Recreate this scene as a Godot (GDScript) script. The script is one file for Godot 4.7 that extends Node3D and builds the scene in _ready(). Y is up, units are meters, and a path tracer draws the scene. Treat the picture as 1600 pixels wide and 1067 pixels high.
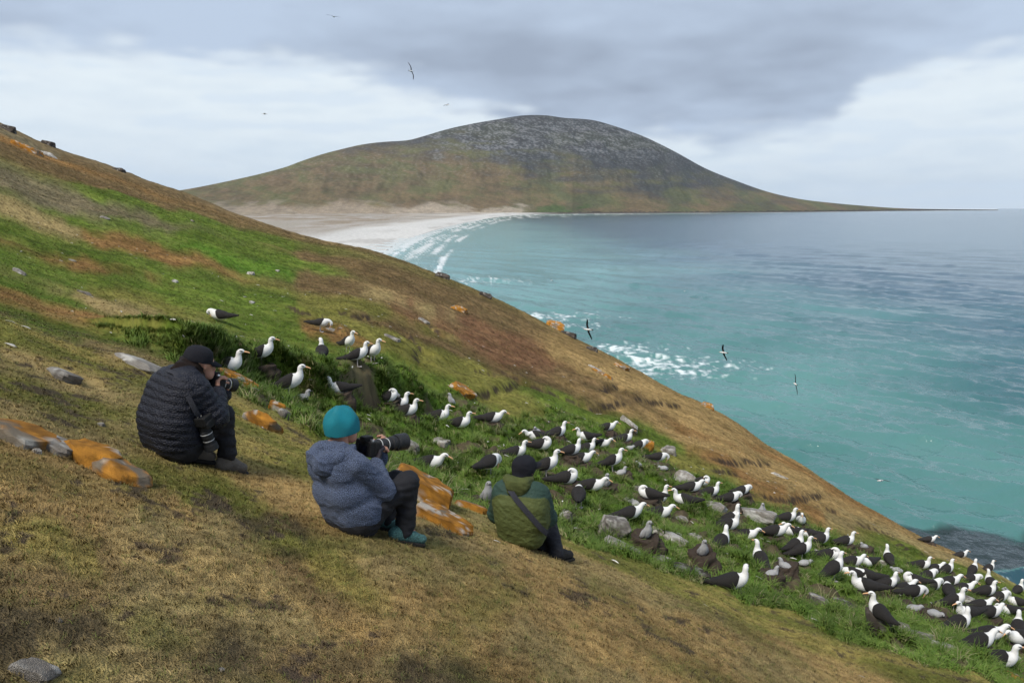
extends Node3D
# A grassy slope above a bay: three people photographing an albatross colony, a beach and a hill across the water.
# Units are metres, y is up, the sea lies at y = 0 and the photographer's eye at (0, 45, 0) looking along -z.

const EYE := 45.0
const FOCAL := 1256.85          # focal length in pixels of a 1600 x 1067 picture
const PITCH := 0.16803
const EARTH := 6370000.0

var rng := RandomNumberGenerator.new()
var taken := {}
var mats := {}
var n_big := FastNoiseLite.new()
var n_mid := FastNoiseLite.new()
var n_fine := FastNoiseLite.new()
var n_tiny := FastNoiseLite.new()
var n_wave := FastNoiseLite.new()
var n_wide := FastNoiseLite.new()

func _ready() -> void:
	setup_noise()
	# ---- camera, sky, sun, exposure
	var cam := Camera3D.new()
	cam.name = "view_camera"
	cam.fov = 46.0
	cam.near = 0.1
	cam.far = 60000.0
	cam.position = Vector3(0, EYE, 0)
	cam.rotation.x = -PITCH
	add_child(cam)
	cam.current = true
	var env := Environment.new()
	env.background_mode = Environment.BG_SKY
	env.sky = Sky.new()
	env.sky.sky_material = make_sky()
	env.background_energy_multiplier = 1.0
	env.tonemap_mode = Environment.TONE_MAPPER_LINEAR
	env.tonemap_exposure = 2.75
	env.sdfgi_enabled = true
	env.ssao_enabled = true
	env.ssil_enabled = true
	env.fog_enabled = FOG > 0.0
	env.fog_density = FOG
	env.fog_light_color = Color(0.80, 0.87, 0.95)
	var we := WorldEnvironment.new()
	we.name = "world_environment"
	we.environment = env
	add_child(we)
	var sun := DirectionalLight3D.new()
	sun.name = "sun"
	sun.light_energy = 0.5
	sun.light_angular_distance = 20.0
	sun.light_color = Color(1.0, 0.97, 0.92)
	sun.shadow_enabled = true
	sun.look_at_from_position(Vector3(-0.45, 1.0, 0.55), Vector3.ZERO, Vector3.UP)
	add_child(sun)
	# ---- the setting
	make_materials()
	build_tables()
	build_ground()
	build_far_land()
	build_sea()
	build_things()

const FOG := 0.000015

func setup_noise() -> void:
	rng.seed = 20240611
	var k := 0
	for n in [n_big, n_mid, n_fine, n_tiny, n_wave, n_wide]:
		n.seed = 11 + 7 * k
		n.noise_type = FastNoiseLite.TYPE_SIMPLEX_SMOOTH
		n.fractal_type = FastNoiseLite.FRACTAL_FBM
		n.fractal_octaves = [3, 3, 3, 2, 3, 4][k]
		n.frequency = [0.08, 0.45, 2.2, 9.0, 0.12, 1.0][k]
		k += 1

# runs fn(i) for i in 0..n-1 on all cores; each call returns its own result
func par(n: int, fn: Callable) -> Array:
	var out := []
	out.resize(n)
	var id := WorkerThreadPool.add_group_task(func(i): out[i] = fn.call(i), n)
	WorkerThreadPool.wait_for_group_task_completion(id)
	return out

func numbered(called: String) -> String:
	var k: int = taken.get(called, 0)
	taken[called] = k + 1
	return called if k == 0 else "%s_%03d" % [called, k]

func tag(o: Node, label: String, category: String, group := "") -> void:
	o.set_meta("label", label)
	o.set_meta("category", category)
	if group != "":
		o.set_meta("group", group)

func thing(called: String, label: String, category: String, where: Vector3, group := "") -> Node3D:
	var o := Node3D.new()
	o.name = numbered(called)
	add_child(o)
	o.position = where
	tag(o, label, category, group)
	return o

func part(called: String, mesh: Mesh, m: Material, parent: Node) -> MeshInstance3D:
	var o := MeshInstance3D.new()
	o.name = called
	o.mesh = mesh
	o.material_override = m
	parent.add_child(o, true)
	return o

func structure(called: String, mesh: Mesh, m: Material, kind := "structure") -> MeshInstance3D:
	var o := MeshInstance3D.new()
	o.name = numbered(called)
	o.mesh = mesh
	o.material_override = m
	o.set_meta("kind", kind)
	add_child(o)
	return o

func sstep(a: float, b: float, x: float) -> float:
	var t := clampf((x - a) / (b - a), 0.0, 1.0)
	return t * t * (3.0 - 2.0 * t)

func table(xs: Array, ys: Array, x: float) -> float:
	if x <= xs[0]:
		return ys[0]
	for i in range(1, xs.size()):
		if x <= xs[i]:
			var t: float = (x - xs[i - 1]) / (xs[i] - xs[i - 1])
			return lerpf(ys[i - 1], ys[i], t)
	return ys[-1]

# a soft piecewise curve (Catmull-Rom slopes) through the table
func curve(xs: Array, ys: Array, x: float) -> float:
	var n := xs.size()
	if x <= xs[0]:
		return ys[0]
	if x >= xs[n - 1]:
		return ys[n - 1]
	var i := 1
	while x > xs[i]:
		i += 1
	var x0: float = xs[i - 1]
	var x1: float = xs[i]
	var y0: float = ys[i - 1]
	var y1: float = ys[i]
	var h := x1 - x0
	var m0: float = (y1 - ys[i - 2]) / (x1 - xs[i - 2]) if i > 1 else (y1 - y0) / h
	var m1: float = (ys[i + 1] - y0) / (xs[i + 1] - x0) if i < n - 1 else (y1 - y0) / h
	var t := (x - x0) / h
	var t2 := t * t
	var t3 := t2 * t
	return (2 * t3 - 3 * t2 + 1) * y0 + (t3 - 2 * t2 + t) * h * m0 + (-2 * t3 + 3 * t2) * y1 + (t3 - t2) * h * m1

# the direction in which a point of the photograph lies, seen from the photographer's place
func sight(u: float, v: float) -> Vector3:
	return Vector3((u - 800.0) / FOCAL, (533.5 - v) / FOCAL, -1.0).rotated(Vector3.RIGHT, -PITCH)

# (azimuth in degrees, tangent of the elevation)
func bearing(u: float, v: float) -> Vector2:
	var d := sight(u, v)
	return Vector2(rad_to_deg(atan2(d.x, -d.z)), d.y / Vector2(d.x, d.z).length())

# one sheet from rows of points, with smooth normals
func sheet(rows: Array, colors: Array, up := true) -> ArrayMesh:
	var nr := rows.size()
	var nc: int = rows[0].size()
	var normals: Array = par(nr, func(i: int):
		var a := PackedVector3Array()
		a.resize(nc)
		var r0: PackedVector3Array = rows[maxi(i - 1, 0)]
		var r1: PackedVector3Array = rows[mini(i + 1, nr - 1)]
		var rc: PackedVector3Array = rows[i]
		for j in nc:
			var n: Vector3 = (rc[mini(j + 1, nc - 1)] - rc[maxi(j - 1, 0)]).cross(r1[j] - r0[j])
			n = n.normalized()
			a[j] = -n if up and n.y < 0.0 else n
		return a)
	# faces run the same way round as the normals point
	var i0 := nr / 2
	var j0 := nc / 2
	var face: Vector3 = (rows[i0][j0 + 1] - rows[i0][j0]).cross(rows[i0 + 1][j0] - rows[i0][j0])
	var flip := face.dot(normals[i0][j0]) < 0.0
	var idx: Array = par(nr - 1, func(i: int):
		var a := PackedInt32Array()
		a.resize((nc - 1) * 6)
		var k := 0
		for j in nc - 1:
			var p := i * nc + j
			a[k] = p
			a[k + 1] = p + nc
			a[k + 2] = p + 1
			a[k + 3] = p + 1
			a[k + 4] = p + nc
			a[k + 5] = p + nc + 1
			if flip:
				a[k + 1] = p + 1
				a[k + 2] = p + nc
				a[k + 4] = p + nc + 1
				a[k + 5] = p + nc
			k += 6
		return a)
	var v := PackedVector3Array()
	var nn := PackedVector3Array()
	var cc := PackedColorArray()
	var ii := PackedInt32Array()
	for i in nr:
		v.append_array(rows[i])
		nn.append_array(normals[i])
		if colors:
			cc.append_array(colors[i])
		if i < nr - 1:
			ii.append_array(idx[i])
	return arrays_mesh(v, nn, ii, cc)

func arrays_mesh(v: PackedVector3Array, n: PackedVector3Array, ii: PackedInt32Array, c := PackedColorArray()) -> ArrayMesh:
	var a := []
	a.resize(Mesh.ARRAY_MAX)
	a[Mesh.ARRAY_VERTEX] = v
	a[Mesh.ARRAY_NORMAL] = n
	a[Mesh.ARRAY_INDEX] = ii
	if c.size():
		a[Mesh.ARRAY_COLOR] = c
	var m := ArrayMesh.new()
	m.add_surface_from_arrays(Mesh.PRIMITIVE_TRIANGLES, a, [], {}, 0)
	return m

# ------------------------------------------------------------------ sky
# One layer of cloud over the whole sky: grey-blue stratus with a thinner, brighter band low down.
const SKY_LIGHT := 0.45

func make_sky() -> Material:
	var w := 2048
	var h := 1024
	var c1 := FastNoiseLite.new()
	c1.seed = 5
	c1.noise_type = FastNoiseLite.TYPE_SIMPLEX_SMOOTH
	c1.fractal_octaves = 5
	c1.frequency = 1.0
	var c2 := FastNoiseLite.new()
	c2.seed = 9
	c2.noise_type = FastNoiseLite.TYPE_SIMPLEX_SMOOTH
	c2.fractal_octaves = 4
	c2.frequency = 1.0
	# lower edge of the grey cloud deck by azimuth (degrees east of the view), as an elevation in degrees
	var ea := [-180.0, -120.0, -70.0, -45.0, -31.0, -22.0, -14.0, -8.0, -4.0, 0.0, 5.0, 10.0, 15.0, 19.5, 21.2, 23.0, 27.0, 31.0, 36.0, 50.0, 80.0, 130.0, 180.0]
	var ee := [8.0, 9.0, 7.0, 8.5, 9.0, 9.0, 9.1, 8.0, 6.6, 5.8, 5.0, 4.5, 4.1, 4.3, 4.9, 7.3, 8.2, 8.6, 9.2, 9.0, 6.8, 8.8, 8.0]
	# heavier masses in the deck: azimuth, breadth, elevation, depth in degrees
	var masses := [[6.0, 15.0, 8.4, 4.6], [62.0, 16.0, 11.0, 5.0], [-75.0, 15.0, 12.0, 5.0], [120.0, 17.0, 10.0, 5.0], [-135.0, 16.0, 11.0, 5.0], [175.0, 12.0, 9.0, 4.5], [30.0, 20.0, 38.0, 9.0], [-110.0, 24.0, 42.0, 10.0], [150.0, 24.0, 40.0, 9.0]]
	var rows: Array = par(h / 2, func(y: int):
		var el := (0.5 - (y + 0.5) / h) * 180.0
		var out := PackedFloat32Array()
		out.resize(w * 3)
		var sy := sin(deg_to_rad(el))
		for x in w:
			# column 0 of the panorama looks along -z, the next ones turn towards +x
			var az := (x + 0.5) / w * 360.0
			if az > 180.0:
				az -= 360.0
			var ar := deg_to_rad(az)
			var d := 1.0 / (sy + 0.10)
			var px := sin(ar) * d
			var pz := -cos(ar) * d
			var big: float = c1.get_noise_2d(px * 0.55, pz * 0.55)
			var fine: float = c1.get_noise_2d(px * 2.1 + 40.0, pz * 2.1)
			# streaks are long sideways and thin upwards
			var streak: float = c2.get_noise_3d(sin(ar) * 3.2, el * 0.55, cos(ar) * 3.2)
			var wisp: float = c2.get_noise_3d(sin(ar) * 14.0, el * 1.1, cos(ar) * 14.0)
			var edge: float = table(ea, ee, az) + 0.9 * streak + 0.9 * wisp + 0.6 * fine
			var soft := 1.1 + 1.1 * absf(c2.get_noise_2d(ar * 3.0 + 9.0, 3.0))
			var deck := sstep(edge - soft * 0.6, edge + soft, el)
			# thickness of the deck: darkest low in its body, thinner higher up
			var mass := 0.0
			for q in masses:
				mass = maxf(mass, exp(-pow((az - q[0]) / q[1], 2.0) - pow((el - q[2]) / q[3], 2.0)))
			var body := deck * (0.14 + 0.80 * mass + 0.75 * big + 0.34 * fine)
			body = clampf(body, 0.0, 1.0)
			# bright layer below and behind the deck
			var low := sstep(0.0, 7.0, el)
			var r := lerpf(0.560, 0.640, low) + 0.07 * streak + 0.05 * wisp
			var g := lerpf(0.640, 0.710, low) + 0.055 * streak + 0.045 * wisp
			var b := lerpf(0.720, 0.765, low) + 0.03 * streak + 0.03 * wisp
			var veil := sstep(0.05, 0.35, streak + 0.3 * wisp) * (1.0 - deck) * 0.5
			r = lerpf(r, 0.50, veil)
			g = lerpf(g, 0.60, veil)
			b = lerpf(b, 0.72, veil)
			r = lerpf(r, 0.425, deck)
			g = lerpf(g, 0.512, deck)
			b = lerpf(b, 0.640, deck)
			r = lerpf(r, 0.255, body * 0.82)
			g = lerpf(g, 0.305, body * 0.82)
			b = lerpf(b, 0.390, body * 0.82)
			out[x * 3] = r * SKY_LIGHT
			out[x * 3 + 1] = g * SKY_LIGHT
			out[x * 3 + 2] = b * SKY_LIGHT
		return out)
	var data := PackedFloat32Array()
	for y in h / 2:
		data.append_array(rows[y])
	var last: PackedFloat32Array = rows[h / 2 - 1]
	for y in h / 2:
		data.append_array(last)
	var im := Image.create_from_data(w, h, false, Image.FORMAT_RGBF, data.to_byte_array())
	var m := PanoramaSkyMaterial.new()
	m.panorama = ImageTexture.create_from_image(im)
	return m

# ------------------------------------------------------------------ near ground
# Skyline of the near slope as seen from the photographer's place (points of the photograph).
const SKYLINE := [[0, 193], [30, 207], [60, 221], [110, 240], [150, 252], [190, 267], [230, 283], [285, 300], [330, 318], [365, 333], [400, 345], [450, 361], [500, 375], [550, 386], [600, 399], [650, 417], [700, 437], [760, 463], [800, 481], [850, 506], [900, 531], [950, 556], [1000, 583], [1050, 611], [1100, 633], [1150, 661], [1200, 693], [1250, 722], [1300, 757], [1350, 791], [1400, 819], [1450, 845], [1500, 868], [1550, 894], [1600, 925]]
# how far the ground lies below the line of sight to the skyline, by distance, for nine azimuths
const GAP_R := [0.0, 3.0, 5.0, 7.0, 10.0, 13.0, 17.0, 22.0, 30.0]
const GAP_A := [-32.0, -22.0, -12.0, -6.0, -2.0, 8.0, 18.0, 26.0, 34.0]
const GAP := [
	[1.6, 1.65, 1.70, 1.85, 2.10, 2.50, 2.80, 2.90, 2.75],
	[1.6, 1.65, 1.73, 1.88, 2.20, 2.45, 2.65, 2.60, 2.30],
	[1.6, 1.66, 1.73, 1.98, 2.55, 2.85, 2.55, 2.20, 1.80],
	[1.6, 1.66, 1.76, 2.08, 2.88, 3.22, 2.90, 2.42, 1.85],
	[1.6, 1.66, 1.75, 2.05, 2.78, 2.98, 2.82, 2.50, 1.90],
	[1.6, 1.65, 1.74, 1.98, 2.55, 2.66, 2.42, 2.15, 1.50],
	[1.6, 1.60, 1.66, 1.82, 2.20, 2.20, 2.00, 1.60, 1.00],
	[1.6, 1.55, 1.52, 1.54, 1.60, 1.58, 1.38, 0.95, 0.45],
	[1.6, 1.50, 1.40, 1.32, 1.22, 1.12, 0.85, 0.45, 0.10]]
const CREST := [95.0, 85.0, 70.0, 64.0, 60.0, 55.0, 50.0, 42.0, 33.0]

var sky_tab := PackedFloat32Array()      # tangent of the skyline, every quarter degree
var crest_tab := PackedFloat32Array()
var gap_tab := PackedFloat32Array()      # azimuth x log distance
var col_tab := PackedColorArray()        # colour of the turf; alpha is how lush it is
var scarps := []
const LR0 := -0.7
const LRS := 0.042
const LRN := 165

# colours of what grows there (linear)
const TURF := {
	"tan": Color(0.370, 0.250, 0.105), "dry": Color(0.330, 0.252, 0.115), "olive": Color(0.190, 0.185, 0.046), "green": Color(0.110, 0.168, 0.026),
	"bright": Color(0.092, 0.190, 0.022), "brown": Color(0.165, 0.112, 0.054), "red": Color(0.185, 0.098, 0.054), "rust": Color(0.275, 0.155, 0.060),
	"dark": Color(0.105, 0.082, 0.048), "grey": Color(0.180, 0.152, 0.092), "lush": Color(0.080, 0.150, 0.020), "soil": Color(0.058, 0.043, 0.034)}
const ZONES := [
	[20, 215, "grey"], [80, 240, "brown"], [40, 232, "rust"], [100, 270, "brown"], [30, 300, "grey"], [200, 300, "brown"], [150, 320, "grey"], [60, 345, "dry"], [250, 330, "green"], [320, 345, "green"], [120, 350, "green"],
	[310, 375, "green"], [60, 385, "green"], [200, 405, "green"], [350, 405, "bright"], [130, 412, "rust"], [215, 385, "rust"], [20, 410, "green"], [100, 435, "green"], [430, 400, "green"], [510, 405, "brown"], [600, 425, "brown"], [480, 440, "brown"],
	[110, 488, "rust"], [180, 478, "dry"], [40, 500, "green"], [60, 460, "green"], [300, 450, "green"], [240, 450, "green"], [230, 470, "olive"], [400, 460, "green"], [330, 490, "green"], [390, 500, "green"], [460, 470, "olive"], [450, 520, "green"], [420, 545, "green"], [300, 540, "green"], [550, 440, "brown"], [640, 468, "dry"], [580, 480, "olive"], [700, 470, "brown"],
	[720, 500, "red"], [800, 535, "red"], [760, 545, "red"], [870, 575, "red"], [840, 560, "red"], [640, 520, "brown"], [600, 520, "olive"], [520, 520, "rust"], [620, 570, "green"], [560, 560, "green"], [690, 560, "olive"], [740, 600, "olive"], [800, 640, "olive"], [860, 610, "brown"], [930, 590, "tan"], [900, 640, "green"], [960, 620, "brown"], [1000, 610, "tan"],
	[1010, 650, "tan"], [1060, 670, "rust"], [1080, 640, "tan"], [1110, 700, "tan"], [1150, 690, "tan"], [1200, 720, "tan"], [1180, 750, "rust"], [1260, 770, "tan"], [1260, 740, "rust"], [1320, 790, "tan"], [1330, 820, "dry"], [1400, 850, "olive"], [1380, 830, "dry"], [1450, 870, "green"], [1500, 890, "green"], [1560, 915, "green"], [1030, 690, "green"], [1060, 720, "olive"],
	[60, 545, "olive"], [20, 620, "olive"], [150, 560, "olive"], [110, 600, "dry"], [150, 640, "olive"], [60, 650, "dry"], [190, 660, "dry"], [210, 560, "dry"], [430, 720, "olive"], [400, 660, "olive"], [380, 640, "olive"], [450, 680, "olive"],
	[40, 760, "tan"], [150, 770, "tan"], [230, 780, "tan"], [90, 800, "tan"], [330, 770, "olive"], [300, 820, "dry"], [400, 780, "tan"], [430, 770, "tan"], [60, 860, "olive"], [160, 870, "dark"], [20, 900, "dark"], [250, 870, "dry"], [350, 900, "dry"], [100, 950, "dark"], [40, 1000, "dark"], [200, 960, "dry"], [250, 1040, "dry"], [330, 960, "dry"], [330, 1030, "dark"], [120, 1050, "dry"],
	[420, 850, "olive"], [480, 870, "olive"], [380, 820, "soil"], [440, 880, "soil"], [490, 930, "soil"], [540, 905, "olive"], [440, 970, "dry"], [560, 960, "tan"], [500, 1040, "dark"], [620, 880, "dry"], [640, 1020, "dry"], [690, 1050, "dark"], [600, 1000, "brown"],
	[700, 870, "dry"], [760, 900, "tan"], [720, 950, "tan"], [850, 930, "tan"], [800, 1000, "dry"], [760, 1040, "tan"], [920, 1000, "tan"], [900, 1050, "dry"], [930, 900, "dry"], [1000, 900, "olive"], [1050, 950, "dry"], [1000, 970, "tan"], [1080, 920, "olive"], [1150, 950, "olive"], [1130, 1000, "tan"], [1050, 1040, "tan"], [1230, 970, "olive"], [1300, 1010, "olive"], [1200, 1040, "dry"], [1330, 1050, "tan"], [1420, 1050, "olive"], [1500, 1062, "olive"],
	[460, 650, "lush"], [430, 600, "lush"], [520, 660, "lush"], [600, 680, "lush"], [560, 640, "lush"], [650, 670, "lush"], [700, 690, "lush"], [650, 720, "lush"], [700, 740, "lush"], [720, 780, "lush"], [760, 700, "lush"], [770, 770, "lush"], [800, 690, "lush"], [860, 700, "lush"], [900, 690, "lush"], [860, 790, "lush"], [920, 750, "lush"], [920, 830, "lush"], [980, 700, "lush"], [990, 740, "lush"], [1000, 790, "lush"], [980, 840, "lush"], [1060, 760, "lush"], [1070, 830, "lush"], [1060, 870, "lush"], [1120, 800, "lush"], [1130, 870, "lush"], [1190, 840, "lush"], [1180, 910, "lush"], [1240, 830, "lush"], [1250, 900, "lush"], [1260, 950, "lush"], [1300, 870, "lush"], [1330, 930, "lush"], [1340, 990, "lush"], [1370, 890, "lush"], [1400, 930, "lush"], [1440, 970, "lush"], [1450, 910, "lush"], [1420, 1010, "lush"], [1500, 930, "lush"], [1520, 990, "lush"], [1560, 960, "lush"], [1570, 1020, "lush"], [640, 620, "lush"], [700, 640, "lush"]]
# little banks in the turf where the ground steps up on the far side: points of the foot, height, how far the rise reaches, bare soil
const BANKS := [
	[[[255, 560], [330, 578], [420, 596], [500, 628], [580, 628], [700, 640]], 0.50, 3.6, 0.0],
	[[[560, 628], [590, 632], [625, 630]], 0.06, 0.9, 0.7],
	[[[450, 483], [475, 492], [505, 494]], 0.08, 2.5, 1.0], [[[520, 488], [555, 497], [582, 497]], 0.09, 2.5, 1.0], [[[505, 508], [540, 522], [560, 520]], 0.09, 2.0, 1.0],
	[[[640, 527], [655, 545], [652, 566], [672, 575]], 0.08, 2.0, 1.0], [[[672, 512], [690, 524]], 0.08, 2.0, 1.0],
	[[[789, 584], [835, 605], [890, 626], [925, 640], [960, 634]], 0.13, 2.6, 1.0],
	[[[732, 622], [760, 620], [796, 604]], 0.10, 1.6, 1.0], [[[930, 612], [945, 616], [960, 608]], 0.12, 2.0, 1.0], [[[1012, 630], [1040, 634]], 0.12, 2.2, 1.0],
	[[[1118, 718], [1140, 724], [1182, 724]], 0.10, 2.2, 1.0], [[[1120, 735], [1140, 738]], 0.08, 1.5, 1.0], [[[1200, 776], [1235, 782], [1270, 776]], 0.10, 2.2, 1.0], [[[1284, 790], [1300, 796]], 0.08, 1.5, 1.0],
	[[[1403, 846], [1425, 862], [1448, 866]], 0.10, 2.2, 1.0], [[[1345, 818], [1378, 830]], 0.07, 2.0, 1.0], [[[905, 672], [940, 682], [985, 676]], 0.12, 1.8, 1.0], [[[1020, 700], [1060, 728], [1110, 752]], 0.08, 2.0, 0.5],
	[[[735, 575], [760, 583]], 0.08, 2.0, 1.0], [[[1150, 762], [1170, 772]], 0.08, 1.5, 1.0], [[[750, 655], [790, 660]], 0.09, 1.5, 1.0]]

func build_tables() -> void:
	var xs := []
	var ys := []
	for p in SKYLINE:
		var b := bearing(p[0], p[1])
		xs.append(b.x)
		var a := deg_to_rad(b.x)
		ys.append(b.y + 0.456 * sin(a) + 0.114 * cos(a))   # less the even slope
	sky_tab.resize(1441)
	crest_tab.resize(1441)
	for i in 1441:
		var deg := i * 0.25 - 180.0
		var a := deg_to_rad(deg)
		var c := curve(xs, ys, deg)
		if deg < xs[0]:
			c *= 1.0 - sstep(0.0, 60.0, xs[0] - deg)
		elif deg > xs[-1]:
			c *= 1.0 - sstep(0.0, 60.0, deg - xs[-1])
		sky_tab[i] = c - 0.456 * sin(a) - 0.114 * cos(a)
		crest_tab[i] = curve(GAP_A, CREST, deg)
	gap_tab.resize(721 * LRN)
	var cols: Array = par(721, func(i: int):
		var out := PackedFloat32Array()
		out.resize(LRN)
		var deg := i * 0.5 - 180.0
		for j in LRN:
			out[j] = gap_exact(deg, exp(LR0 + j * LRS))
		return out)
	for i in 721:
		for j in LRN:
			gap_tab[i * LRN + j] = cols[i][j]
	# turf colours, spread from the zones over the ground round them
	var zx := PackedVector2Array()
	var zr := PackedFloat32Array()
	var zc := PackedColorArray()
	for z in ZONES:
		var p := spot(z[0], z[1])
		var c: Color = TURF[z[2]]
		c.a = 1.0 if z[2] == "lush" else 0.0
		zx.append(Vector2(p.x, p.z))
		zr.append(1.0 / (Vector2(p.x, p.z).length() * 0.065))
		zc.append(c)
	col_tab.resize(181 * LRN)
	var ccols: Array = par(181, func(i: int):
		var out := PackedColorArray()
		out.resize(LRN)
		var a := deg_to_rad(i * 0.5 - 45.0)
		for j in LRN:
			var r := exp(LR0 + j * LRS)
			var q := Vector2(sin(a) * r, -cos(a) * r)
			var sum := Color(0, 0, 0, 0)
			var sw := 1e-9
			for k in zx.size():
				var d := (q - zx[k]).length() * zr[k]
				var w := 1.0 / (0.08 + d * d)
				w = w * w * w
				sum += zc[k] * w
				sw += w
			out[j] = sum / sw
		return out)
	for i in 181:
		for j in LRN:
			col_tab[i * LRN + j] = ccols[i][j]
	for b in BANKS:
		var pts := PackedVector2Array()
		for p in b[0]:
			var q := spot(p[0], p[1])
			pts.append(Vector2(q.x, q.z))
		if b[3] > 0.4:
			# erosion steps run on past where they show best
			pts[0] += (pts[0] - pts[1]) * 0.7
			var e := pts.size() - 1
			pts[e] += (pts[e] - pts[e - 1]) * 0.7
		var box := Rect2(pts[0], Vector2.ZERO)
		for p in pts:
			box = box.expand(p)
		scarps.append([pts, box.grow(b[2] * 1.3), b[1], b[2], b[3]])

func gap_exact(deg: float, r: float) -> float:
	var crest := curve(GAP_A, CREST, deg)
	var tail := minf(30.0, crest * 0.62)
	var col := []
	for g in GAP:
		col.append(curve(GAP_R, g, minf(r, tail)))
	var g := curve(GAP_A, col, deg)
	if r > tail:
		var t := (r - tail) / (crest - tail)
		if t < 1.0:
			g *= (1.0 - t) * (1.0 - t)
		else:
			var c := r - crest
			g = 0.018 * c * c if c < 32.0 else 18.4 + 1.15 * (c - 32.0)
	return g

func macro(x: float, z: float) -> float:
	var r := sqrt(x * x + z * z)
	var deg := rad_to_deg(atan2(x, -z))
	var fi := clampf((deg + 180.0) * 4.0, 0.0, 1439.99)
	var i := int(fi)
	var s := lerpf(sky_tab[i], sky_tab[i + 1], fi - i)
	var ga := clampf((deg + 180.0) * 2.0, 0.0, 719.99)
	var gj := clampf((log(maxf(r, 0.5)) - LR0) / LRS, 0.0, LRN - 1.01)
	var a := int(ga)
	var j := int(gj)
	var ta := ga - a
	var tj := gj - j
	var k := a * LRN + j
	var g := lerpf(lerpf(gap_tab[k], gap_tab[k + 1], tj), lerpf(gap_tab[k + LRN], gap_tab[k + LRN + 1], tj), ta)
	return EYE + r * s - g

# colour and lushness of the turf, edges broken up by noise
func turf(x: float, z: float) -> Color:
	var r := sqrt(x * x + z * z)
	var k := 0.055 * r
	var wx := x + k * n_wide.get_noise_2d(x / k * 0.55, z / k * 0.55) * 1.6
	var wz := z + k * n_wide.get_noise_2d(x / k * 0.55 + 70.0, z / k * 0.55) * 1.6
	r = sqrt(wx * wx + wz * wz)
	var deg := rad_to_deg(atan2(wx, -wz))
	var ga := clampf((deg + 45.0) * 2.0, 0.0, 179.99)
	var gj := clampf((log(maxf(r, 0.5)) - LR0) / LRS, 0.0, LRN - 1.01)
	var a := int(ga)
	var j := int(gj)
	var q := a * LRN + j
	var tj := gj - j
	return col_tab[q].lerp(col_tab[q + 1], tj).lerp(col_tab[q + LRN].lerp(col_tab[q + LRN + 1], tj), ga - a)

# (height of the banks at a point, how much bare soil shows)
func bank(x: float, z: float) -> Vector2:
	var h := 0.0
	var soil := 0.0
	for s in scarps:
		var box: Rect2 = s[1]
		var p := Vector2(x, z)
		if not box.has_point(p):
			continue
		var pts: PackedVector2Array = s[0]
		var best := 1e9
		var side := 0.0
		var run := 0.0
		var total := 0.0
		var at := 0.0
		for i in pts.size() - 1:
			total += pts[i].distance_to(pts[i + 1])
		for i in pts.size() - 1:
			var e := pts[i + 1] - pts[i]
			var l := e.length()
			var t := clampf((p - pts[i]).dot(e) / (l * l), 0.0, 1.0)
			var c := pts[i] + e * t
			var d := p.distance_to(c)
			if d < best:
				best = d
				at = run + t * l
				# the far side of the foot is the one away from where the bank is seen
				var n := Vector2(-e.y, e.x)
				if n.dot(pts[i]) < 0.0:
					n = -n
				side = signf((p - c).dot(n))
			run += l
		var jag := 0.02 * n_fine.get_noise_2d(x * 0.5, z * 0.5) + 0.13 * n_mid.get_noise_2d(x * 1.2, z * 1.2)
		var sd := best * side + jag
		var ends: float = sstep(0.0, minf(0.45 * total, 1.3), minf(at, total - at)) * sstep(s[3], 0.0, best)
		ends = minf(1.0, ends * 1.4)
		var w: float = 0.10 + 0.42 * s[2] + 0.008 * p.length() * s[4]
		var rise := sstep(-0.02, w, sd)
		h += s[2] * ends * rise * (1.0 - sstep(0.1, 1.0, sd / s[3])) - 0.10 * s[4] * ends * sstep(-0.5, -0.05, sd) * (1.0 - sstep(-0.05, 0.1, sd))
		soil = maxf(soil, s[4] * ends * sstep(-0.06, -0.01, sd) * (1.0 - sstep(w * 0.25, w * 0.5, sd)) * sstep(-0.22, 0.05, n_fine.get_noise_2d(x * 0.9 + 5.0, z * 0.9) + 0.4 * n_mid.get_noise_2d(x * 2.0, z * 2.0 + 8.0)) * 1.4)
	return Vector2(h, clampf(soil, 0.0, 1.0))

func height(x: float, z: float) -> float:
	var y := macro(x, z) + bank(x, z).x
	var r := sqrt(x * x + z * z)
	var lush := turf(x, z).a if r < 45.0 else 0.0
	y += 0.07 * n_mid.get_noise_2d(x, z) * sstep(2.0, 9.0, r) + 0.022 * n_fine.get_noise_2d(x, z) + 0.25 * n_big.get_noise_2d(x, z) * sstep(12.0, 40.0, r)
	y += lush * (-0.09 + 0.30 * absf(n_mid.get_noise_2d(x * 2.6 + 50.0, z * 2.6)) + 0.06 * n_fine.get_noise_2d(x * 0.7, z * 0.7 + 9.0))
	return y

# where the line of sight to a point of the photograph meets the ground
func spot(u: float, v: float) -> Vector3:
	var d := sight(u, v)
	d /= Vector2(d.x, d.z).length()
	var r := 2.0
	while r < 130.0:
		var y := ground_y(d.x * r, d.z * r)
		if EYE + d.y * r < y:
			break
		r *= 1.01
	var a := r / 1.01
	var b := r
	for i in 8:
		var m := (a + b) * 0.5
		if EYE + d.y * m < ground_y(d.x * m, d.z * m):
			b = m
		else:
			a = m
	return Vector3(d.x * b, ground_y(d.x * b, d.z * b), d.z * b)

func ground_y(x: float, z: float) -> float:
	return height(x, z) if scarps.size() == BANKS.size() else macro(x, z)

func mud(x: float, z: float) -> float:
	return sstep(0.10, 0.24, n_mid.get_noise_2d(x * 1.1 + 33.0, z * 1.1) + 0.35 * n_fine.get_noise_2d(x * 0.8, z * 0.8 + 12.0))

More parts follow.
